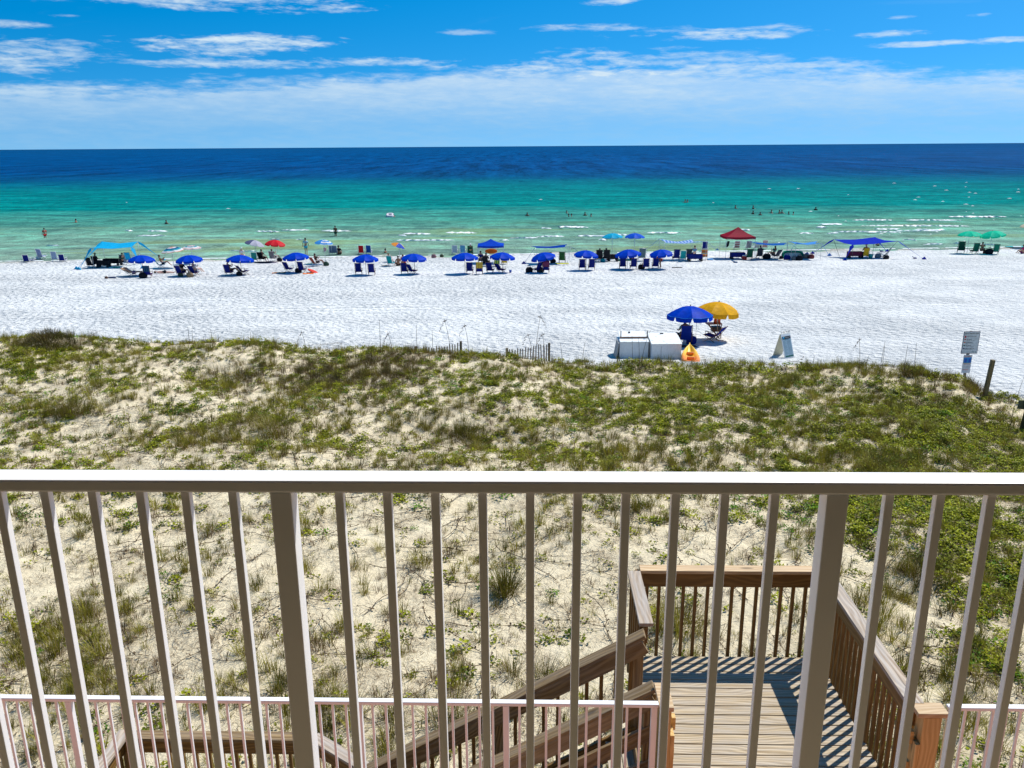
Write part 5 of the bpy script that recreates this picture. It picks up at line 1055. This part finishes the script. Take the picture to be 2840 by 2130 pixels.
TXT('LA DOLCE VITA', .052, WHITEI, fp, (.07, -.029, HB*.84), (R_(90), 0, 0)); TXT('BEACH SERVICE', .04, GREENI, fp, (0, -.0225, HB*.755), (R_(90), 0, 0))
for k in range(13):
    z_ = HB*(.70-.043*k); w_ = random.uniform(.12, .22); part('text_line', MB().box((-.24+w_/2, -.022, z_), (w_, .003, .011)), GREYI, fp); part('text_line', MB().box((.12, -.022, z_), (.26, .003, .009)), GREYI, fp)
for k, x in enumerate((-.26, -.12, -.03, .09, .2, .28)): part('hinge_cord', MB().tube([(x, -.02, HB-.03), (x+.02, .0, HB+.07), (x+.05, .02, HB+.06), (x+.04, .03, HB-.03)], .010, 5), BLACKP if k in (0, 5, 4) else plain('brass', (.3, .22, .1), .4), sg)

# warning flag sign
ps = at_y(2677, 1045, 33.2); ps.z = gz(ps.x, ps.y)
zt1, zb1 = at_y(2688, 919, 33.2).z, at_y(2683, 981, 33.2).z; zt2, zb2 = at_y(2680, 983, 33.2).z, at_y(2674, 1033, 33.2).z
px_ = (48/F_PX)*at_y(2683, 980, 33.2).y*1.03
wsn = tag(empty('warning_sign', ps), 'beach warning flags sign with a smaller rip current sign below it on a leaning post', 'sign'); wsn.rotation_euler = (0, R_(.5), R_(4))
part('post', MB().box((0, .06, (zt1-ps.z)/2-.15), (.09, .09, zt1-ps.z+.3), bev=.006), WOOD_FENCE, wsn)
SWd, SH = .70, zt1-zb1; cz = (zt1+zb1)/2-ps.z
b1_ = part('board', MB().box((0, 0, 0), (SWd, .014, SH), bev=.006), plain('navy_border', (.02, .03, .09), .5), wsn, loc=(0, 0, cz)); part('face', MB().box((0, -.009, 0), (SWd-.05, .006, SH-.05)), plain('sign_white', (.62, .65, .66), .5), b1_)
TXT('BEACH WARNING FLAGS', .052, INK, b1_, (0, -.014, SH*.40), (R_(90), 0, 0), ext=.002)
for k, (a, b, c) in enumerate((('Water Closed to Public', '', REDI), ('High Hazard', 'High surf and/or strong currents', REDI), ('Medium Hazard', 'Moderate surf and/or currents', plain('amber_ink', (.6, .12, .05), .6)), ('Low Hazard', 'Calm conditions, exercise caution', GREENI), ('Dangerous Marine Life', 'Jellyfish, stingrays, dangerous fish', plain('purple_ink', (.06, .03, .12), .6)))):
    z_ = SH*(.28-.135*k); TXT(a, .042, INK, b1_, (-.20, -.014, z_), (R_(90), 0, 0), align='LEFT', ext=.002)
    if b: TXT(b, .026, GREYI, b1_, (-.20, -.014, z_-.045), (R_(90), 0, 0), align='LEFT')
    part('flag_mark', MB().box((-.26, -.014, z_-(.015 if k == 0 else 0)), (.065, .005, .08 if k == 0 else .045)), c, b1_)
part('footnote', MB().box((-.13, -.014, -SH*.42), (.36, .003, .012)), GREYI, b1_)
for x in (.12, .19, .26): part('seal', MB().tube([(x, -.012, -SH*.42), (x, -.016, -SH*.42)], .022, 12), GREENI, b1_)
S2 = zt2-zb2; b2_ = part('lower_board', MB().box((0, 0, 0), (.37, .012, S2), bev=.005), plain('sign_grey_white', (.58, .58, .58), .5), wsn, loc=(-.02, 0, (zt2+zb2)/2-ps.z-.02)); TXT('RIP CURRENTS', .043, REDI, b2_, (0, -.009, S2*.42), (R_(90), 0, 0), ext=.002)
part('picture', MB().box((0, -.008, S2*.20), (.32, .006, S2*.33)), plain('picture_blue', (.01, .25, .55), .5), b2_); part('picture_shade', MB().box((-.08, -.012, S2*.20), (.10, .004, S2*.2)).box((.09, -.012, S2*.20), (.09, .004, S2*.2)), plain('picture_deep_blue', (.01, .08, .42), .5), b2_)
part('picture_sand', MB().box((0, -.012, S2*.045), (.32, .005, S2*.03)), plain('picture_sand', (.4, .2, .04), .5), b2_); TXT('Break the Grip of the Rip!', .024, REDI, b2_, (0, -.009, -S2*.04), (R_(90), 0, 0), ext=.002)
TXT('IF CAUGHT IN A RIP CURRENT', .018, GREYI, b2_, (0, -.009, -S2*.14), (R_(90), 0, 0)); TXT('Stay calm. Swim across.', .02, GREYI, b2_, (0, -.009, -S2*.21), (R_(90), 0, 0)); part('red_line', MB().box((-.03, -.009, -S2*.31), (.24, .004, .014)), REDI, b2_)

# leaning post and the sign cut off by the right edge
a = at_y(2728, 1108, 31.0); b = at_y(2754, 998, 31.0); a.z = gz(a.x, a.y); lpz = tag(empty('leaning_post', a), 'bare square wooden post leaning right beside the warning sign', 'post')
plank('timber', a-Vector((0, 0, .2)), b, .14, .14, wood('olive_brown_post_wood', (.16, .11, .04), (.30, .23, .10), .1, .7), lpz, up=(0, 1, 0), bev=.01)
a = at_y(2836, 1175, 27.5); a.z = gz(a.x, a.y); s3 = tag(empty('post_sign', a), 'short post with round knob and flat board at the right edge of the photo', 'sign'); s3.rotation_euler = (0, R_(5), 0)
ztop_ = at_y(2838, 1112, 27.5).z-a.z; part('post', MB().box((0, 0, ztop_/2-.1), (.12, .10, ztop_+.2), bev=.01), plain('dark_green_paint', (.03, .035, .015), .6), s3); part('knob', MB().ell((0, 0, ztop_+.06), (.075, .075, .075), 12, 8), plain('dark_green_paint', (.03, .035, .015), .6), s3); part('board', MB().box((0, .07, ztop_-.17), (.62, .025, .32), bev=.005), plain('olive_board', (.09, .10, .06), .7), s3)

# sand fences half buried in the crest
def fence(label, x0, x1, yt0, yt1, Yf, postL=None, postR=None, n=None):
    a = at_y(x0, yt0, Yf); b = at_y(x1, yt1, Yf); base = (a+b)/2; base.z = gz(base.x, Yf); o = tag(empty('sand_fence', base), label, 'fence', 'slatted sand fences at the dune crest')
    n = n or max(3, int((b-a).length/.105))
    for k in range(n):
        q = a.lerp(b, k/(n-1)); g = gz(q.x, q.y)-.25; hh = max(.3, q.z-g+random.uniform(-.02, .02)); key = ('slat', round(hh, 1))
        if key not in _c: _c[key] = MB().box((0, 0, 0), (hh, .045, .014), bev=.002).mesh('slat', WOOD_FENCE)
        s_ = link('slat', _c[key], o, Vector((q.x, q.y, g+round(hh, 1)/2))-base, (R_(random.uniform(-3, 3)), R_(-90+random.uniform(-4, 4)), 0)); s_.rotation_mode = 'XYZ'; s_.rotation_euler = (R_(90), R_(-90+random.uniform(-3, 3)), 0)
    for pp in (postL, postR):
        if pp:
            q = at_y(pp[0], pp[1], Yf-.06); L_ = q.z-gz(q.x, q.y)+.35; s_ = part('post', MB().box((0, 0, 0), (L_, .10, .10), bev=.01), WOOD_FENCE, o, loc=Vector((q.x, q.y, q.z-L_/2))-base); s_.rotation_euler = (0, R_(-90), 0)
    w_ = MB().tube([a-base-Vector((0, .02, .12)), b-base-Vector((0, .02, .12))], .006, 4); part('wire', w_, BLACKP, o)
fence('slatted wooden sand fence at the crest, middle of the photo, left of two', 1153, 1276, 968, 951, 36.0, (1153, 960), (1278, 946))
fence('slatted wooden sand fence at the crest, middle of the photo, right of two', 1406, 1523, 972, 952, 35.8, (1406, 965), (1523, 951))
fence('slatted wooden sand fence at the crest at the left edge', -30, 82, 945, 934, 36.6)

# ------------------------------------------------------------------ plants of the dune
def leafmat(name, c0, c1, trans=.2, brown=(.20, .13, .06)):
    m, t = mat(name); rnd = t.n('ShaderNodeObjectInfo').outputs['Random']; at = t.n('ShaderNodeAttribute', attribute_name='tone').outputs['Fac']
    c = t.mix(rnd, c0, c1); c = t.mix(at, c, brown)
    d = t.n('ShaderNodeBsdfDiffuse', i_Color=c); tr = t.n('ShaderNodeBsdfTranslucent', i_Color=c); g = t.n('ShaderNodeBsdfGlossy', i_Color=(1, 1, 1, 1)); g.inputs['Roughness'].default_value = .45
    a = t.n('ShaderNodeMixShader', i_0=trans, i_1=d.outputs[0], i_2=tr.outputs[0]); b = t.n('ShaderNodeMixShader', i_0=.012, i_1=a.outputs[0], i_2=g.outputs[0]); out(t, b.outputs[0]); return m
GRASS = leafmat('dune_grass', (.065, .075, .004), (.40, .36, .035)); VINE = leafmat('vine_leaf', (.07, .11, .003), (.40, .42, .012)); DARKV = leafmat('deep_green_leaf', (.02, .09, .003), (.14, .30, .008))
DRY = leafmat('dry_stem', (.14, .085, .04), (.30, .21, .11), .1, (.05, .03, .015)); RUSH = leafmat('brown_rush', (.085, .075, .025), (.14, .12, .045), .25, (.17, .08, .03))
class PM:
    def __init__(s): s.v = []; s.f = []; s.t = []
    def blade(s, p, d, L, w_, bend, tone, seg=3):
        d = Vector(d).normalized(); side = d.cross(Vector((0, 0, 1))).normalized(); b = len(s.v); p = Vector(p); hz = Vector((d.x, d.y, 0))
        if hz.length > 0: hz.normalize()
        cur = p.copy(); dr = d.copy()
        for k in range(seg+1):
            ww = w_*(1-k/seg)**.7*.5
            if k < seg: s.v += [cur-side*ww, cur+side*ww]; s.t += [tone, tone]
            else: s.v.append(cur.copy()); s.t.append(tone)
            cur = cur+dr*(L/seg); dr = (dr+hz*bend/seg-Vector((0, 0, bend*.9/seg))).normalized()
        for k in range(seg-1): s.f.append((b+2*k, b+2*k+1, b+2*k+3, b+2*k+2))
        k = seg-1; s.f.append((b+2*k, b+2*k+1, b+2*k+2))
    def leaf(s, p, yaw, pitch, L, w_, tone):
        d = Vector((math.cos(yaw)*math.cos(pitch), math.sin(yaw)*math.cos(pitch), math.sin(pitch))); sd = Vector((-math.sin(yaw), math.cos(yaw), 0)); p = Vector(p); b = len(s.v); n = d.cross(sd)
        s.v += [p, p+d*L*.45+sd*w_/2+n*w_*.18, p+d*L*.95+sd*w_*.22, p+d*L*.95-sd*w_*.22, p+d*L*.45-sd*w_/2+n*w_*.18, p+d*L*.5]; s.t += [tone]*6; s.f += [(b, b+5, b+1), (b+1, b+5, b+2), (b+2, b+5, b+3), (b+3, b+5, b+4), (b+4, b+5, b)]
    def stem(s, pts, r_, tone):
        for k in range(len(pts)-1):
            a, b = Vector(pts[k]), Vector(pts[k+1]); sd = (b-a).cross(Vector((0, 0, 1))).normalized()*r_; u_ = Vector((0, 0, r_*1.4)); i = len(s.v); s.v += [a-sd, a+u_, a+sd, b-sd, b+u_, b+sd]; s.t += [tone]*6; s.f += [(i, i+1, i+4, i+3), (i+1, i+2, i+5, i+4)]
    def mesh(s, name, material):
        me = bpy.data.meshes.new(name); me.from_pydata(s.v, [], s.f); me.materials.append(material); a = me.attributes.new('tone', 'FLOAT', 'POINT'); a.data.foreach_set('value', s.t); me.update(); return me
def tuft(n, R0, L, mt, dry=.25, lean=.5, wd=.009, name='tuft', bend=.9):
    p = PM()
    for k in range(n):
        a = random.uniform(0, 6.283); rr = R0*math.sqrt(random.random()); out_ = random.gauss(0, lean)*.6+lean*rr/R0*.8; d = (math.cos(a)*out_+.08, math.sin(a)*out_, 1)
        dr = random.random() < dry; p.blade((rr*math.cos(a), rr*math.sin(a), -.03), d, L*random.uniform(.5, 1.1)*(.7 if dr else 1), wd*random.uniform(.7, 1.3), random.uniform(.2, bend), random.uniform(.6, 1) if dr else random.uniform(0, .25))
    return p.mesh(name, mt)
def vine(n, R0, mt, L=.075, h=.13):
    p = PM()
    for k in range(n):
        a = random.uniform(0, 6.283); rr = R0*math.sqrt(random.random())*(.6+.4*math.cos(2*a)**2); z = random.uniform(.01, h)*(1.2-rr/R0)
        p.leaf((rr*math.cos(a), rr*math.sin(a), z), random.uniform(0, 6.283), random.uniform(-.2, 1.1), L*random.uniform(.6, 1.25), L*random.uniform(.55, .95), random.random()**5)
    for k in range(3):
        a = random.uniform(0, 6.283); p.stem([(rr_*math.cos(a+.5*rr_), rr_*math.sin(a+.5*rr_), .012+.02*math.sin(5*rr_)) for rr_ in np.linspace(0, R0*1.4, 4)], .003, .8)
    return p.mesh('vine', mt)
def runner(L, mt):
    p = PM(); a = 0.; pts = [Vector((0, 0, .015))]
    for k in range(9): a += random.gauss(0, .22); pts.append(pts[-1]+Vector((math.cos(a), math.sin(a), 0))*L/9); pts[-1].z = .01+random.uniform(0, .04)
    p.stem(pts, .006, random.uniform(.2, .9))
    for q in pts[1:]:
        for j in range(2):
            if random.random() < .6: p.leaf(q, random.uniform(0, 6.28), random.uniform(0, .9), .05, .035, random.choice([.9, .2, 1.0]))
    for k in range(3): q = random.choice(pts); b = random.uniform(0, 6.28); p.stem([q, q+Vector((math.cos(b)*.12, math.sin(b)*.12, .03)), q+Vector((math.cos(b)*.25, math.sin(b)*.25, .01))], .003, .9)
    return p.mesh('runner', mt)
def litter(n, R0, mt):
    p = PM()
    for k in range(n):
        a = random.uniform(0, 6.28); rr = R0*math.sqrt(random.random()); p.blade((rr*math.cos(a), rr*math.sin(a), .015), (math.cos(a*7.3), math.sin(a*7.3), random.uniform(0, .35)), random.uniform(.06, .28), .006, random.uniform(-.1, .3), random.random(), 2)
    return p.mesh('litter', mt)
plants = bpy.data.collections.new('plant_kinds'); KIND = []
def kind(me):
    o = bpy.data.objects.new('k%02d' % len(KIND), me); plants.objects.link(o); KIND.append(o); return len(KIND)-1
K_GR = [kind(tuft(46, .10, .42, GRASS, .22, .42)) for k in range(4)]
K_TH = [kind(tuft(15, .07, .34, GRASS, .25, .35)) for k in range(3)]
K_BIG = [kind(tuft(130, .22, .62, GRASS, .3, .55, .010)) for k in range(3)]
K_VI = [kind(vine(34, .24, VINE, .08, .16)) for k in range(4)]; K_VS = [kind(vine(9, .13, VINE, .055, .07)) for k in range(3)]
K_DK = [kind(vine(34, .26, DARKV, .07, .14)) for k in range(3)]
K_RU = [kind(runner(1.5, DRY)) for k in range(4)]; K_LI = [kind(litter(26, .3, DRY)) for k in range(3)]
K_BR = [kind(tuft(60, .16, .46, RUSH, .35, .22, .007, bend=.4)) for k in range(3)]
K_DG = [kind(tuft(34, .10, .30, DRY, .5, .6)) for k in range(2)]

# patches measured from the photograph: (x, y in the picture, half width in picture units, half depth in metres, amount)
def blobs(lst):
    r = []
    for (px, py, hw, hd, amt) in lst:
        p = gp(px, py); r.append((p.x, p.y, hw/F_PX*math.hypot(p.y, CAM_H), hd, amt))
    return r
def field(bl, x, y):
    s_ = 0
    for (bx, by, rx, ry, amt) in bl: s_ = s_ + amt*np.exp(-((x-bx)/rx)**2-((y-by)/ry)**2)
    return s_
RUSHB = blobs([(1040, 1030, 150, 2.2, 1.3), (900, 1060, 120, 1.6, .8), (700, 1045, 120, 1.3, .5), (1180, 985, 90, 1.3, .5), (140, 945, 110, 1.3, .9), (2660, 1060, 90, 1.2, .9), (2580, 1120, 120, 1.5, .4)])
GREENB = blobs([(2700, 1230, 260, 4.0, .9), (2600, 1400, 320, 2.5, .9), (2750, 1600, 200, 3.0, .9), (2300, 1260, 250, 2.5, .5), (2350, 1450, 120, 1.2, .5), (2150, 1420, 110, 1.0, .4), (1250, 1080, 260, 2.0, .35), (80, 1032, 70, .9, .8), (300, 1000, 280, 2.0, .35), (2000, 1100, 400, 3.0, .45), (1750, 1120, 250, 2.5, .35), (2780, 1300, 150, 3, .6), (2760, 1850, 100, 1.2, .5)])
GRASSB = blobs([(170, 1150, 110, 1.0, .9), (760, 1180, 120, .9, 1.0), (1290, 1200, 120, 1.2, .7), (1380, 1150, 180, 1.4, .4), (1760, 1240, 120, 1.2, .6), (2500, 1320, 200, 1.4, .5), (560, 1230, 120, .8, .5), (330, 1560, 200, .9, .4), (220, 1760, 240, 1.2, .8), (600, 1740, 200, 1.0, .6), (950, 1800, 160, 1.0, .6), (1180, 1560, 120, .7, .4), (1830, 1420, 100, 1.0, .6), (2600, 1560, 120, .9, .8), (2700, 1900, 200, .9, .7), (1200, 1900, 260, .8, .6), (400, 1900, 300, .8, .8), (1300, 2000, 300, .8, .7), (1800, 1700, 80, .6, .7), (1400, 1370, 120, .6, .6)])
def cand(n):
    y = 7.5+29.5*rng.random(n)**.85; x = (rng.random(n)*2-1)*(.68*y+4); return x, y
def keep(x, y, dens):
    cyv = np.interp(x, CX, CY); return (rng.random(len(x)) < dens) & (y < cyv+1.0+vnoise(x, y, .8, 31)*1.6)
ptsx, ptsy, pk, psc = [], [], [], []
def scatter(n, dens_fn, kinds, s0, s1):
    x, y = cand(n); k = keep(x, y, np.clip(dens_fn(x, y), 0, 1)); x, y = x[k], y[k]
    ptsx.append(x); ptsy.append(y); pk.append(rng.choice(kinds, len(x))); psc.append(rng.uniform(s0, s1, len(x)))
def cl(x, y, s, seed): return vnoise(x, y, s, seed)+.6*vnoise(x, y, s*2.3, seed+1)+.4*vnoise(x, y, s*5.1, seed+2)
far = lambda y: sst(17, 24, y)
def fine(x, y, seed): return vnoise(x, y, 2.1, seed)+.7*vnoise(x, y, 4.7, seed+1)
scatter(70000, lambda x, y: (.06+.42*far(y)+.75*field(GREENB, x, y)+.05*sst(-5, 15, x))*sst(-.3, .3, cl(x, y, .7, 41)+.3*field(GREENB, x, y))*sst(-.25, .2, fine(x, y, 45)+.35*field(GREENB, x, y)), K_VI, .35, .95)
scatter(80000, lambda x, y: (.13+.30*far(y)+.3*field(GREENB, x, y))*sst(-.35, .5, cl(x, y, .8, 51))*sst(-.3, .3, fine(x, y, 55)), K_VS, .5, 1.3)
scatter(20000, lambda x, y: (.025+.10*far(y)+.55*field(GREENB, x, y))*sst(-.1, .4, cl(x, y, .7, 61)), K_DK, .4, 1.1)
scatter(44000, lambda x, y: (.12+.20*far(y)+.5*field(GRASSB, x, y)+.16*sst(13, 9, y)+.10*sst(4, 14, x))*sst(-.2, .45, cl(x, y, .6, 71)), K_GR, .45, 1.25)
scatter(60000, lambda x, y: (.10+.10*far(y)+.3*field(GRASSB, x, y))*sst(-.3, .4, cl(x, y, .9, 81)), K_TH, .5, 1.3)
scatter(9000, lambda x, y: (.04+.04*far(y)+.4*field(GRASSB, x, y)+.14*sst(3, 14, x))*sst(-.1, .4, cl(x, y, .6, 91)), K_BIG, .45, .95)
scatter(18000, lambda x, y: .9*field(RUSHB, x, y), K_BR, .6, 1.15)
scatter(7000, lambda x, y: .13+.14*sst(-.3, .5, cl(x, y, .5, 95)), K_RU, .6, 1.3)
scatter(26000, lambda x, y: .22+.10*far(y)+.35*field(GRASSB, x, y)+.2*field(GREENB, x, y), K_LI, .6, 1.3)
scatter(9000, lambda x, y: .15+.08*far(y)+.3*field(GRASSB, x, y), K_DG, .5, 1.1)
# tall fringe of grass along the crest
xf = rng.uniform(-27, 24, 900); yf = np.interp(xf, CX, CY)+rng.uniform(-.9, .6, 900); kf = rng.random(900) < sst(-.25, .25, cl(xf, yf, .5, 99)); xf, yf = xf[kf], yf[kf]
ptsx.append(xf); ptsy.append(yf); pk.append(rng.choice(K_GR+K_TH+K_VI, len(xf))); psc.append(rng.uniform(.8, 1.5, len(xf)))
PX = np.concatenate(ptsx); PY = np.concatenate(ptsy); PK = np.concatenate(pk).astype(np.int32); PS = np.concatenate(psc); PZ = ground_z(PX, PY)
me = bpy.data.meshes.new('dune_vegetation'); me.vertices.add(len(PX)); me.vertices.foreach_set('co', np.stack([PX, PY, PZ], 1).ravel())
for nm, tp, dat in (('k', 'INT', PK), ('s', 'FLOAT', PS), ('r', 'FLOAT', rng.uniform(0, 6.283, len(PX)))):
    a = me.attributes.new(nm, tp, 'POINT'); a.data.foreach_set('value', dat)
vo_ = link('dune_vegetation', me); tag(vo_, 'beach grass, trailing vines and dry stems covering the sand dune', 'dune plants', kind='stuff')
ng = bpy.data.node_groups.new('scatter_plants', 'GeometryNodeTree'); ng.interface.new_socket('Geometry', in_out='INPUT', socket_type='NodeSocketGeometry'); ng.interface.new_socket('Geometry', in_out='OUTPUT', socket_type='NodeSocketGeometry')
N = ng.nodes; Lk = ng.links; gi = N.new('NodeGroupInput'); go = N.new('NodeGroupOutput'); mp = N.new('GeometryNodeMeshToPoints'); ip = N.new('GeometryNodeInstanceOnPoints'); ci = N.new('GeometryNodeCollectionInfo')
ci.inputs[0].default_value = plants; ci.inputs[1].default_value = True; ci.inputs[2].default_value = True; ip.inputs['Pick Instance'].default_value = True
def attr(nm, tp):
    a = N.new('GeometryNodeInputNamedAttribute'); a.data_type = tp; a.inputs[0].default_value = nm; return [o_ for o_ in a.outputs if o_.enabled][0]
cx_ = N.new('ShaderNodeCombineXYZ'); Lk.new(attr('r', 'FLOAT'), cx_.inputs[2]); Lk.new(gi.outputs[0], mp.inputs[0]); Lk.new(mp.outputs[0], ip.inputs['Points']); Lk.new(ci.outputs[0], ip.inputs['Instance']); Lk.new(attr('k', 'INT'), ip.inputs['Instance Index'])
er = N.new('FunctionNodeEulerToRotation'); Lk.new(cx_.outputs[0], er.inputs[0]); Lk.new(er.outputs[0], ip.inputs['Rotation'])
cs = N.new('ShaderNodeCombineXYZ'); av_ = attr('s', 'FLOAT'); [Lk.new(av_, cs.inputs[k]) for k in range(3)]; Lk.new(cs.outputs[0], ip.inputs['Scale']); Lk.new(ip.outputs[0], go.inputs[0])
md = vo_.modifiers.new('scatter', 'NODES'); md.node_group = ng

# single plants one can pick out
def plant(name, label, px, py, me_fn, s=1.0, cat='grass clump'):
    p = gp(px, py); o = link(name, me_fn(), None, p-Vector((0, 0, .03)), (0, 0, random.uniform(0, 6))); o.scale = (s,)*3; return tag(o, label, cat)
bigt = lambda n=420, R0=.35, L=.85, mt=GRASS, dry=.3: tuft(n, R0, L, mt, dry, .6, .011, 'grass_tussock')
plant('grass_tussock', 'tall pale green grass tussock left of the landing, seen between the balusters', 1400, 1650, lambda: bigt(420, .26, .95, dry=.25))
plant('grass_tussock', 'wide yellow green grass tussock on open sand, left half of the dune', 765, 1205, lambda: bigt(600, .6, .85, dry=.4))
plant('grass_tussock', 'straw coloured grass tussock at the far left of the dune', 200, 1150, lambda: bigt(500, .6, .9, dry=.45))
plant('grass_tussock', 'grass tussock in the middle of the dune above the handrail', 1285, 1215, lambda: bigt(420, .45, .8, dry=.3))
plant('grass_tussock', 'brown grass tussock just above the handrail, right of centre', 2440, 1300, lambda: bigt(420, .5, .7, dry=.6))
plant('grass_tussock', 'grass tussock right behind the wide right hand post', 2560, 1600, lambda: bigt(420, .4, .8, dry=.3))
plant('grass_tussock', 'green grass tussock showing through the balusters of the landing', 1870, 1760, lambda: bigt(500, .45, .9, dry=.2))
plant('grass_tussock', 'reddish brown clump at the foot of the warning sign', 2695, 1078, lambda: bigt(420, .4, .55, RUSH, .8))
plant('grass_tussock', 'upright straw clump on the crest left of the warning sign', 2515, 1045, lambda: bigt(300, .25, .8, GRASS, .5))
def bush():
    p = PM()
    for k in range(2600):
        a = random.uniform(0, 6.283); rr = 1.25*math.sqrt(random.random()); h = .95*(1-(rr/1.3)**2)*random.uniform(.25, 1); p.blade((rr*math.cos(a), rr*math.sin(a)*.8, h*.75), (math.cos(a)*.5+random.gauss(0, .3), math.sin(a)*.5+random.gauss(0, .3), 1), random.uniform(.12, .32), .012, random.uniform(0, .5), random.random()**2*.6, 2)
    for k in range(40):
        a = random.uniform(0, 6.283); rr = random.uniform(.1, 1.0); p.stem([(0, 0, 0), (rr*.5*math.cos(a), rr*.5*math.sin(a), .35), (rr*math.cos(a), rr*math.sin(a)*.8, .65)], .006, 1)
    return p.mesh('dune_bush', leafmat('olive_bush_leaf', (.06, .065, .015), (.10, .09, .03), .25, (.14, .08, .03)))
plant('dune_bush', 'rounded dark olive bush on the dune crest at the left', 135, 962, bush, 1.0, 'bush')
def oat(h, head, lean):
    p = PM(); pts = [Vector((lean*h*q**2, 0, h*q)) for q in np.linspace(0, 1, 7)]
    for k in range(6):
        a, b = pts[k], pts[k+1]
        for ax in (Vector((1, 0, 0)), Vector((0, 1, 0))):
            r_ = .010*(1-.5*k/6); i = len(p.v); p.v += [a-ax*r_, a+ax*r_, b+ax*r_, b-ax*r_]; p.t += [.5]*4; p.f.append((i, i+1, i+2, i+3))
    if head:
        for k in range(26):
            q = pts[-1]+Vector((math.copysign(.012*k, lean), 0, -.0012*k*k*.6))-Vector((math.copysign(.1, lean), 0, .06)); p.leaf(q, random.uniform(0, 6.28), random.uniform(-1, 0), .07, .04, .9)
    for k in range(8): p.blade((0, 0, 0), (random.gauss(0, .25), random.gauss(0, .25), 1), h*random.uniform(.2, .45), .01, .6, random.uniform(0, .6))
    return p.mesh('sea_oats', DRY)
CNT = {}
for (px, yb, yt_, hd, ln) in sorted([(1056, 972, 885, 0, 0), (1086, 968, 918, 1, -.15), (1156, 962, 900, 0, .02), (1200, 962, 915, 0, 0), (1248, 958, 882, 1, -.14), (1300, 965, 896, 1, -.12), (1486, 955, 872, 1, .1), (1478, 955, 922, 1, -.2), (1512, 955, 920, 1, -.1),
                              (1754, 1000, 930, 0, -.04), (1773, 1000, 936, 0, -.05), (1780, 1000, 915, 0, .2), (2382, 1030, 934, 1, -.1), (2445, 1035, 958, 0, 0), (2440, 1035, 945, 0, .05), (2505, 1045, 955, 0, .02), (2532, 1048, 950, 0, -.03), (2810, 1130, 1025, 0, .12),
                              (526, 952, 905, 0, 0), (535, 952, 908, 0, .05), (590, 955, 912, 0, -.05), (697, 955, 918, 0, 0), (848, 962, 915, 1, -.15), (2400, 1030, 985, 0, .1), (2255, 1020, 985, 0, 0), (1832, 1010, 960, 0, 0), (1615, 990, 945, 0, .1), (1560, 985, 950, 0, -.1)]):
    Yc = float(np.interp(at_y(px, yb, 34).x, CX, CY))-.2; b = at_y(px, yb, Yc); h = (at_y(px, yt_, Yc).z-gz(b.x, Yc)); 
    near_ = min([(1215, 'the left middle fence'), (1465, 'the right middle fence'), (1770, 'the left storage box'), (1880, 'the right storage box'), (2178, 'the price board'), (2688, 'the warning sign'), (2836, 'the right photo edge'), (540, 'the left crest gap'), (700, 'the left dune hollow'), (850, 'the dark rush patch'), (2440, 'the sand between both signs')], key=lambda q: abs(q[0]-px))
    CNT[near_[1]] = CNT.get(near_[1], 0)+1
    tag(link('sea_oats', oat(max(.5, h), hd, ln), None, Vector((b.x, Yc, gz(b.x, Yc)-.02))), ('seeded' if hd else 'bare')+' sea oats stalk%s by %s' % ('' if ln == 0 else (' leaning left' if ln < 0 else ' leaning right'), near_[1]) + ('' if CNT[near_[1]] == 1 else ', number %s' % ['', '', 'two', 'three', 'four', 'five', 'six', 'seven'][CNT[near_[1]]]), 'sea oats', 'sea oats stalks along the dune crest')
